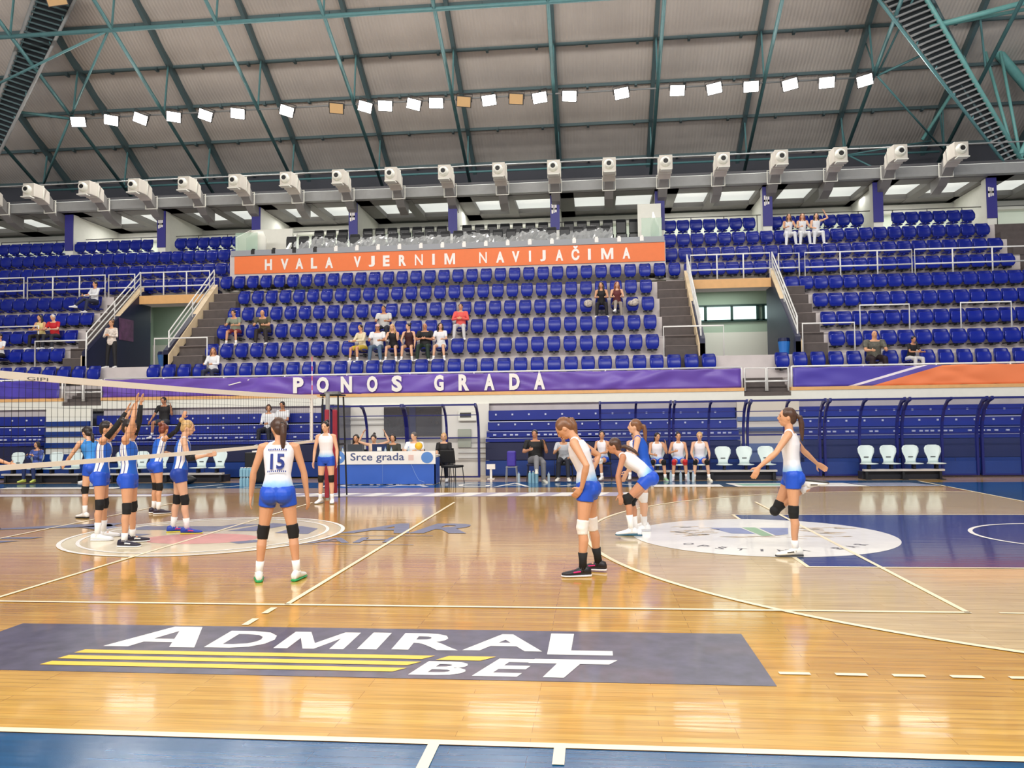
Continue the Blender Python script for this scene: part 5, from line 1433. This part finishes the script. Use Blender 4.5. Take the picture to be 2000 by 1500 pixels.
p = person('player in white standing on one leg at the right, arms spread low', (8.27, 2.86), 80, 1.79, build=.97, skin=SK2, hair=HB, hairstyle='ponytail', lean=3, bend=0, twist=-8,
           legs=((1, 1, 2), (24, 0, 150, 0, 0, (0, -1, -.12))), arms=(((.55, .58, -.8), (.3, .75, -.62), (.2, .5, -1)), ((.62, -.62, -.85), (.5, -.72, -.72), (.4, -.8, -.55))), head=(6, -2), top=white_top, shoe=((236, 232, 222), (60, 60, 62), (70, 66, 60)), sockh=.1, vox=.007)
p_one = p
chest_text(p, 'D', .08, .14, .12)
# ---- blue and white striped team beyond the net
p = person('blocking player with number 10 shorts and black shoes, arms raised beside the net', (-.64, 3.42), -72, 1.76, skin=SK2, hair=HD, hairstyle='bun', lean=0, bend=-2, legs=((2, 10, 4, 8), (2, 8, 5, 6)),
           arms=(((.18, .3, 1), (-.12, .12, 1), (0, .15, 1), (0, 1, 0)), ((.1, .35, 1), (-.12, .15, 1), (0, .15, 1), (0, 1, 0))), head=(-25, 4), top=stripe_top, shoe=((28, 22, 44), (232, 232, 232), (240, 240, 240)), sockh=.1,
           handspread=(1, 1), curl=(.15, .15), armcover=((BLK, 'full'), None), vox=.0075)
mb = MB(); text(mb, '10', lambda u, v: p.J[0][0] + V((-.115 * p.k, .02 - .05 * u, -.07 + .045 * v)), bold=.03); mb.build('shorts_number', M_white, p.root)
person('blocking player in white shoes with both bare arms stretched up, left of number 10', (-1.4, 3.95), -68, 1.74, skin=SK2, hair=HD, hairstyle='short', lean=4, bend=2, legs=((3, 7, 5), (2, 7, 5)),
       arms=(((.1, .75, 1), (-.05, .62, 1), (0, .4, 1), (0, 1, 0)), ((.05, .8, 1), (-.1, .6, 1), (0, .4, 1), (0, 1, 0))), head=(-10, 0), top=stripe_top, shoe=((238, 238, 240), (222, 222, 224)), sockh=.17,
       handspread=(1, 1), curl=(.15, .15), armcover=(None, (BLK, 'full')), vox=.0075)
person('fair haired striped player holding both forearms forward, in blue shoes with pink and yellow', (-.5, 4.55), -62, 1.75, skin=SK1, hair=HL, hairstyle='bun', lean=4, bend=4, legs=((-5, 6, 3), (10, 5, 6)),
       arms=(((.2, .3, -1), (-.2, 1, .12), (0, 1, .2)), ((.25, .25, -1), (-.12, 1, .2), (0, 1, .2))), head=(-12, 14), top=stripe_top, bmat=mat('shorts_navy', (22, 62, 160), .5), shoe=((38, 66, 168), (222, 206, 70), (204, 40, 110)), sockh=.15,
       armcover=((BLK, 'elbow'), (BLK, 'elbow')), vox=.0075)
person('player in a light blue top reaching one arm low to the left, behind the blockers', (-3.2, 6.5), 60, 1.7, skin=SK1, hair=HD, hairstyle='lowtail', lean=14, bend=10, legs=((10, 3, 14), (2, 4, 20)),
       arms=(((.3, .75, -1), (.1, .9, -.75)), ((.3, .2, -1), (.1, .5, -1))), head=(10, 10), top=mat('sky_top', (40, 130, 206), .6, noise=.3, nscale=7), shoe=((236, 236, 236), (30, 30, 34)), sockh=.14, vox=.009)
person('auburn haired striped player behind the blockers with one black-sleeved arm raised', (-2.35, 7.1), -40, 1.7, skin=SK2, hair=HR, hairstyle='bun', lean=8, bend=6, legs=((6, 4, 10), (4, 4, 8)),
       arms=(((.3, .5, -1), (.1, 1, -.2)), ((.55, .55, .6), (.3, .35, 1))), head=(30, 6), top=stripe_top, shoe=((40, 30, 50), (220, 220, 220)), sockh=.14, armcover=(None, (BLK, 'full')), vox=.009)
person('player mostly outside the left picture edge, only a shoe and arm showing', (-4.02, 4.75), -90, 1.74, skin=SK2, hair=HB, hairstyle='ponytail', legs=((4, 5, 6), (4, 5, 6)),
       arms=(((.2, .3, -1), (.1, .9, -.3)), ((.2, .3, -1), (.1, .9, -.3))), top=stripe_top, shoe=((20, 20, 22), (30, 30, 34)), sockh=.1, vox=.01)

# ---- bench on the right
SEATED = ((86, 8, 88), (86, 8, 88))
def tee(n, c, **k): return mat('top_' + n, c, .7, noise=.08, nscale=10, **k)
G = 'seated people on the right bench'
LAP = (((.1, .35, -1), (-.35, 1, -.1)), ((.1, .35, -1), (-.35, 1, -.1)))
person('seated coach in a black polo shirt and grey trousers, legs crossed', (4.28, 14.42), 195, 1.8, build=1.12, male=True, skin=SK3, hair=HD, hairstyle='short', seat=.46, lean=-6, bend=4, legs=((84, 2, 84), (100, -6, 52, 8)),
       arms=(((.25, .3, -1), (-.3, .5, .9)), ((.4, .35, -1), (-.4, 1, .25))), head=(-25, 4), top=tee('black_polo', (18, 18, 20)), sleeves=1, bottom='trousers', bmat=tee('grey_trousers', (120, 120, 124)), shoe=((206, 204, 190), (220, 218, 206)), group=None, vox=.011)
person('seated assistant in a light grey shirt and dark trousers beside the coach', (5.05, 14.58), 178, 1.72, skin=SK2, hair=HB, hairstyle='short', seat=.46, lean=14, bend=12, legs=((86, 4, 80), (86, 4, 92)), arms=(((.4, .4, -1), (-.3, .9, -.3)), ((.3, .5, -1), (-.5, .8, .5))),
       head=(10, 26), top=tee('light_grey', (196, 200, 206)), sleeves=1, bottom='trousers', bmat=tee('dark_trousers', (34, 36, 48)), shoe=((222, 216, 206), (230, 228, 220)), vox=.011)
person('seated player in white half hidden behind the player with hands on hips', (6.1, 14.86), 150, 1.68, skin=SK2, hair=HD, hairstyle='bun', seat=.46, lean=4, legs=SEATED, arms=LAP, head=(30, 0), top=white_top, pads=M_padw, shoe=((232, 232, 232), (200, 200, 200)), vox=.011)
person('seated player in white mostly hidden behind the libero', (6.95, 14.96), 185, 1.66, skin=SK1, hair=HD, hairstyle='lowtail', seat=.46, lean=4, legs=SEATED, arms=LAP, head=(0, 10), top=white_top, shoe=((232, 232, 232), (200, 200, 200)), vox=.011)
person('seated player with black knee pads raising one hand to her hair, on the white chairs', (7.55, 14.72), 180, 1.66, skin=SK2, hair=HD, hairstyle='lowtail', seat=.42, lean=3, bend=4, legs=SEATED, arms=(((.3, .45, -1), (-.1, .3, 1)), ((.15, .35, -1), (-.45, 1, -.1))),
       head=(22, 12), top=white_top, shoe=((150, 190, 150), (220, 220, 220)), vox=.011)
person('seated player with red knee pads on the white chairs', (8.12, 14.72), 178, 1.66, skin=SK2, hair=HD, hairstyle='bun', seat=.42, lean=3, legs=SEATED, arms=(((.2, .2, -1), (-.1, .6, -.9)), ((.35, .3, -1), (-.5, .8, .2))), head=(6, 4), top=white_top, pads=M_padr, shoe=((226, 220, 226), (200, 190, 200)), vox=.011)
person('seated fair haired player beside the empty white chairs, hands on her knees', (8.68, 14.72), 178, 1.7, skin=SK1, hair=HL, hairstyle='short', seat=.42, lean=8, bend=4, legs=((86, 9, 84), (86, 9, 84)), arms=(((.25, .5, -1), (-.1, 1, -.5)), ((.25, .5, -1), (-.1, 1, -.5))),
       head=(-8, 14), top=white_top, shoe=((232, 222, 200), (230, 226, 214)), vox=.011)
bb = MB().loft([((8.62, 14.2, .5), (.03, 0, 0), (0, .03, 0)), ((8.62, 14.2, .68), (.03, 0, 0), (0, .03, 0)), ((8.62, 14.2, .72), (.014, 0, 0), (0, .014, 0))], 8)
# ---- table officials
def off(x, y, label, **k): return person(label, (x, y), 180, k.pop('H', 1.66), seat=.46, legs=((84, 4, 84), (84, 4, 84)), bottom='trousers', bmat=tee('dark_trousers', (34, 36, 48)), vox=.012, **k)
off(-.65, 14.3, 'dark haired woman in grey seated at the left end of the scorer table', skin=SK2, hair=HD, hairstyle='long', top=tee('slate', (76, 78, 84)), sleeves=2, arms=LAP, head=(0, 12))
off(-.15, 14.3, 'dark haired woman lifting both hands to her hair at the scorer table', skin=SK1, hair=HD, hairstyle='bun', top=tee('pale_vest', (226, 196, 170)), arms=(((.9, .1, .35), (-.5, -.1, 1)), ((.9, .1, .35), (-.5, -.1, 1))), head=(0, 22))
off(.38, 14.3, 'woman in a dark top at the middle of the scorer table', skin=SK2, hair=HD, hairstyle='bob', top=tee('olive_dark', (50, 50, 40)), sleeves=2, arms=LAP, head=(0, 10))
po_ = off(.98, 14.3, 'man in a white shirt holding a yellow ball at the scorer table', male=True, H=1.75, skin=SK1, hair=HG, hairstyle='short', top=tee('white', (228, 230, 234)), sleeves=1, arms=(((.25, .6, -1), (-.5, 1, .2)), ((.2, .7, -.9), (-.1, 1, .25))), head=(-22, 12))
person('blond woman in a black top sitting beside the scorer table', (1.72, 14.7), 180, 1.68, seat=.46, legs=((84, 4, 84), (84, 4, 84)), skin=SK1, hair=HL, hairstyle='bob', top=tee('black_top', (20, 18, 22)), sleeves=1, arms=LAP, bottom='trousers', bmat=tee('dark_trousers', (34, 36, 48)), head=(0, 4), vox=.011)
yb = thing('volleyball', 'yellow and blue volleyball held up by the man at the scorer table', 'ball', (1.2, 13.82, 1.0))
MB().ell((0, 0, 0), .105, .105, .105, None, 20, 14).build('ball', mat('ball_yellow', (240, 186, 40), .45, noise=.1), yb, smooth=True)
MB().ell((0, 0, 0), .1065, .03, .1065, None, 20, 14).build('blue_panel', mat('ball_blue', (60, 70, 120), .45), yb, smooth=True)
# ---- people on the folded bleacher and the left bench
def sitt(x, y, z, label, face=180, **k): return person(label, (x, y, z), face, k.pop('H', 1.68), seat=k.pop('seat', .42), legs=k.pop('legs', SEATED), **k)
sitt(-7.6, 16.75, 1.34, 'dark haired person in a black T-shirt sitting high on the folded bleacher', seat=.3, male=True, skin=SK3, hair=HD, hairstyle='short', top=tee('black_top', (20, 18, 22)), sleeves=1, bottom='long_shorts', bmat=tee('slate', (76, 78, 84)), pads=None,
     arms=(((.4, .3, -1), (.1, .4, .9)), ((.45, .2, -1), (.2, .6, -.8))), head=(-5, 14), vox=.012)
sitt(-4.1, 16.55, 1.02, 'brown haired person in white sitting on the bleacher, half behind the head of number 15', seat=.34, skin=SK2, hair=HB, hairstyle='bob', top=tee('white', (228, 230, 234)), sleeves=2, bottom='trousers', bmat=tee('dark_trousers', (34, 36, 48)), arms=LAP, head=(20, 14), vox=.013)
sitt(-3.65, 16.55, 1.1, 'dark haired person in white on the bleacher directly above the head of number 15', seat=.34, skin=SK3, hair=HD, hairstyle='short', top=tee('white', (228, 230, 234)), sleeves=1, bottom='trousers', bmat=tee('dark_trousers', (34, 36, 48)), arms=LAP, head=(-10, 10), vox=.013)
sitt(-10.35, 14.7, 0, 'child in a colourful jacket and yellow shoes on the far left bench', H=1.5, skin=SK2, hair=HD, hairstyle='bob', top=mat('jacket_mix', (70, 92, 170), .7, noise=.8, nscale=9), sleeves=2, bottom='trousers', bmat=tee('navy', (30, 44, 90)), arms=(((.2, .5, -1), (-.4, .8, .4)), ((.2, .5, -1), (-.4, .8, .4))), head=(-18, 0),
     shoe=((206, 216, 110), (190, 200, 90)), vox=.013)
sitt(-8.45, 14.9, 0, 'person in black seated at the left bench, partly behind the reaching player', skin=SK1, hair=HC, hairstyle='bob', top=tee('black_top', (20, 18, 22)), sleeves=2, bottom='trousers', bmat=tee('black_trousers', (22, 22, 26)), arms=LAP, head=(20, 8), face=150, vox=.013)

# ---- spectators in the stand
def spec(row_, x, label, **k):
    best = None
    for sx, o in SEATPOS.get(row_, []):
        if abs(sx - x) < .3 and (best is None or abs(sx - x) < abs(best[0] - x)): best = (sx, o)
    if best:
        x = best[0]
        for c in best[1].children:
            if c.name.startswith('seat_pan'): c.data = pan_down_mesh
    return person(label, (x, yr(row_) - .17, zt(row_)), k.pop('face', 180), k.pop('H', 1.66), seat=.43, legs=k.pop('legs', ((84, 8, 84), (84, 8, 84))), vox=.015, pads=None, **k)
DT = tee('dark_trousers', (34, 36, 48)); JN = tee('jeans', (86, 108, 132)); WH = tee('white', (228, 230, 234)); BK = tee('black_top', (20, 18, 22)); CR = tee('cream', (226, 214, 180))
FW = (((.2, .5, -1), (-.3, 1, -.1)), ((.2, .5, -1), (-.3, 1, -.1)))
spec(3, -6.49, 'boy in a grey green shirt and red shorts, left end of the third row', skin=SK2, hair=HD, hairstyle='short', male=True, lean=14, bend=10, top=tee('sage', (136, 146, 128)), sleeves=1, bottom='long_shorts', bmat=tee('maroon', (130, 44, 44)), arms=FW, head=(0, 10))
spec(3, -5.46, 'bald man in an olive shirt leaning forward in the third row', skin=SK2, hair=HD, hairstyle='bald', male=True, build=1.15, lean=20, bend=12, top=tee('olive', (84, 80, 60)), sleeves=1, bottom='trousers', bmat=tee('brown_dark', (40, 32, 32)), arms=FW, head=(20, 10))
spec(2, -1.74, 'person in a cream jacket and yellow shorts, leftmost of the group in the second row', face=150, skin=SK2, hair=HD, hairstyle='short', top=CR, sleeves=2, bottom='long_shorts', bmat=tee('yellow', (200, 172, 60)), arms=FW, head=(10, 5), lean=8)
spec(2, -1.2, 'man in a white T-shirt and jeans with a cap in the second row', male=True, build=1.1, skin=SK3, hair=HD, hairstyle='short', cap=tee('cap_pink', (214, 176, 170)), top=WH, sleeves=1, bottom='trousers', bmat=JN, arms=FW, head=(14, 10), lean=6)
spec(2, -.68, 'blond woman in black resting her chin on her hand in the second row', skin=SK1, hair=HL, hairstyle='long', top=BK, sleeves=0, bottom='skirt', bmat=BK, arms=(((.1, .5, -1), (-.1, .3, 1)), ((.2, .5, -1), (-.3, 1, -.1))), head=(-15, 8), lean=14)
spec(3, -.95, 'man in sunglasses and a pale grey shirt one row behind the group', male=True, build=1.1, skin=SK3, hair=HD, hairstyle='short', top=tee('pale_grey', (206, 206, 204)), sleeves=1, bottom='trousers', bmat=DT, arms=FW, head=(0, 6), lean=10)
spec(2, -.12, 'dark haired woman in a black dress in the second row, looking right', skin=SK1, hair=HD, hairstyle='bun', top=tee('wine', (56, 20, 28)), sleeves=0, bottom='skirt', bmat=tee('wine', (56, 20, 28)), arms=(((.25, .4, -1), (.05, .5, -1)), ((.25, .4, -1), (-.3, .9, -.4))), head=(-30, 6), lean=10)
spec(2, .45, 'man in black with folded arms in the second row', male=True, build=1.12, skin=SK3, hair=HD, hairstyle='bald', top=BK, sleeves=1, bottom='trousers', bmat=tee('green_dark', (30, 48, 36)), arms=(((.3, .4, -1), (-.9, .6, .1)), ((.3, .4, -1), (-.9, .6, .1))), head=(0, 8))
spec(2, .95, 'long haired woman in a white dress, rightmost of the second row group', skin=SK1, hair=HD, hairstyle='long', top=WH, sleeves=1, bottom='skirt', bmat=WH, arms=FW, head=(20, 14), lean=10)
spec(3, 1.43, 'person in a coral shirt and pale trousers with folded arms in the third row', skin=SK2, hair=HD, hairstyle='short', male=True, top=tee('coral', (226, 92, 86)), sleeves=2, bottom='trousers', bmat=tee('pale_trousers', (206, 204, 204)), arms=(((.3, .4, -1), (-.9, .6, .1)), ((.3, .4, -1), (-.9, .6, .1))))
spec(4, 6.2, 'woman in black with bare arms in the fourth row right of centre', skin=SK2, hair=HD, hairstyle='long', top=BK, sleeves=0, bottom='trousers', bmat=BK, arms=FW, lean=12, head=(-15, 6))
spec(4, 6.74, 'woman in a wine top beside the woman in black in the fourth row', skin=SK1, hair=HR, hairstyle='long', top=tee('wine2', (96, 40, 44)), sleeves=0, bottom='trousers', bmat=tee('pattern_grey', (150, 140, 130)), arms=FW, lean=12, head=(15, 6), legs=((84, 4, 84), (92, -4, 50, 4)))
spec(1, -6.5, 'person in a white sweater at the left end of the front row', skin=SK2, hair=HC, hairstyle='long', top=WH, sleeves=2, bottom='trousers', bmat=tee('navy2', (36, 40, 66)), arms=FW, head=(15, 6))
spec(8, 13.29, 'girl in white leaning left in the upper right rows, first of three', skin=SK2, hair=HB, hairstyle='long', top=WH, sleeves=0, bottom='trousers', bmat=WH, arms=FW, lean=14)
spec(8, 13.8, 'red haired girl in white between two others in the upper right rows', skin=SK1, hair=HR, hairstyle='long', top=WH, sleeves=0, bottom='trousers', bmat=WH, arms=FW, lean=8)
spec(8, 14.3, 'girl in white touching her head, rightmost of three in the upper right rows', skin=SK1, hair=HD, hairstyle='long', top=WH, sleeves=0, bottom='trousers', bmat=WH, arms=(((.9, .1, .35), (-.5, -.1, 1)), ((.2, .4, -1), (-.2, .9, -.3))), lean=8)
spec(1, 14.25, 'bearded man in an olive patterned shirt in the front row at the right', male=True, build=1.2, H=1.8, skin=SK2, hair=HD, hairstyle='bald', top=mat('camo', (96, 94, 84), .7, noise=.5, nscale=14), sleeves=1, bottom='trousers', bmat=tee('wine_dark', (34, 16, 24)), arms=FW, lean=10)
spec(1, 15.2, 'boy in black in the front row beside the bearded man', H=1.45, skin=SK3, hair=HD, hairstyle='short', top=BK, sleeves=1, bottom='trousers', bmat=tee('pale_trousers', (206, 204, 204)), arms=FW, lean=14, head=(-10, 16), face=200)
spec(5, -12.85, 'man in a white shirt with crossed legs beside the left stair rail', male=True, skin=SK2, hair=HD, hairstyle='short', top=WH, sleeves=2, bottom='trousers', bmat=tee('navy2', (36, 40, 66)), arms=FW, face=160, legs=((84, 8, 70), (96, -4, 50, 10)), lean=-4)
spec(3, -13.6, 'woman in a yellow top in the third row at the left', skin=SK2, hair=HD, hairstyle='long', top=tee('yellow2', (226, 206, 140)), sleeves=0, bottom='trousers', bmat=BK, arms=FW, head=(-10, 6), lean=8)
spec(3, -13.1, 'white haired man in a red shirt in the third row at the left', male=True, skin=SK1, hair=hairm('white', (214, 210, 206)), hairstyle='short', top=tee('red', (196, 28, 40)), sleeves=1, bottom='trousers', bmat=DT, arms=FW, head=(0, 12), lean=10)
spec(2, -14.9, 'person in white at the left picture edge in the second row', skin=SK2, hair=HD, hairstyle='short', top=WH, sleeves=1, bottom='trousers', bmat=BK, arms=FW)
person('woman in a checked white shirt and black trousers standing inside the left vomitory', (-10.65, 18.75, zt(2)), 180, 1.68, skin=SK2, hair=HC, hairstyle='bun', lean=2, top=mat('checked', (226, 214, 204), .7, noise=.5, nscale=16), sleeves=2, bottom='trousers', bmat=BK, pads=None,
       arms=(((.25, .2, -1), (-.7, .7, .1)), ((.25, .2, -1), (-.7, .7, .1))), vox=.014)
bgw = thing('handbag', 'pale bag lying on the empty seat beside the two women in the fourth row', 'bag', (5.75, yr(4) - .2, zt(4) + .45))
smooth_mod(MB().ell((0, 0, .12), .17, .12, .13).build('body', mat('bag_mottled', (196, 186, 176), .6, noise=.6, nscale=20), bgw, smooth=True)); MB().tube([(-.1, 0, .22), (0, 0, .32), (.1, 0, .22)], .01, 6).build('strap', M_black, bgw)
cb = thing('cloth_bundle', 'beige cloth bundle on the seat right of the two women in the fourth row', 'cloth', (7.27, yr(4) - .2, zt(4) + .45))
smooth_mod(MB().ell((0, 0, .09), .2, .13, .1).ell((.08, .02, .17), .12, .1, .08).build('cloth', mat('bag_mottled', (196, 186, 176)), cb, smooth=True))
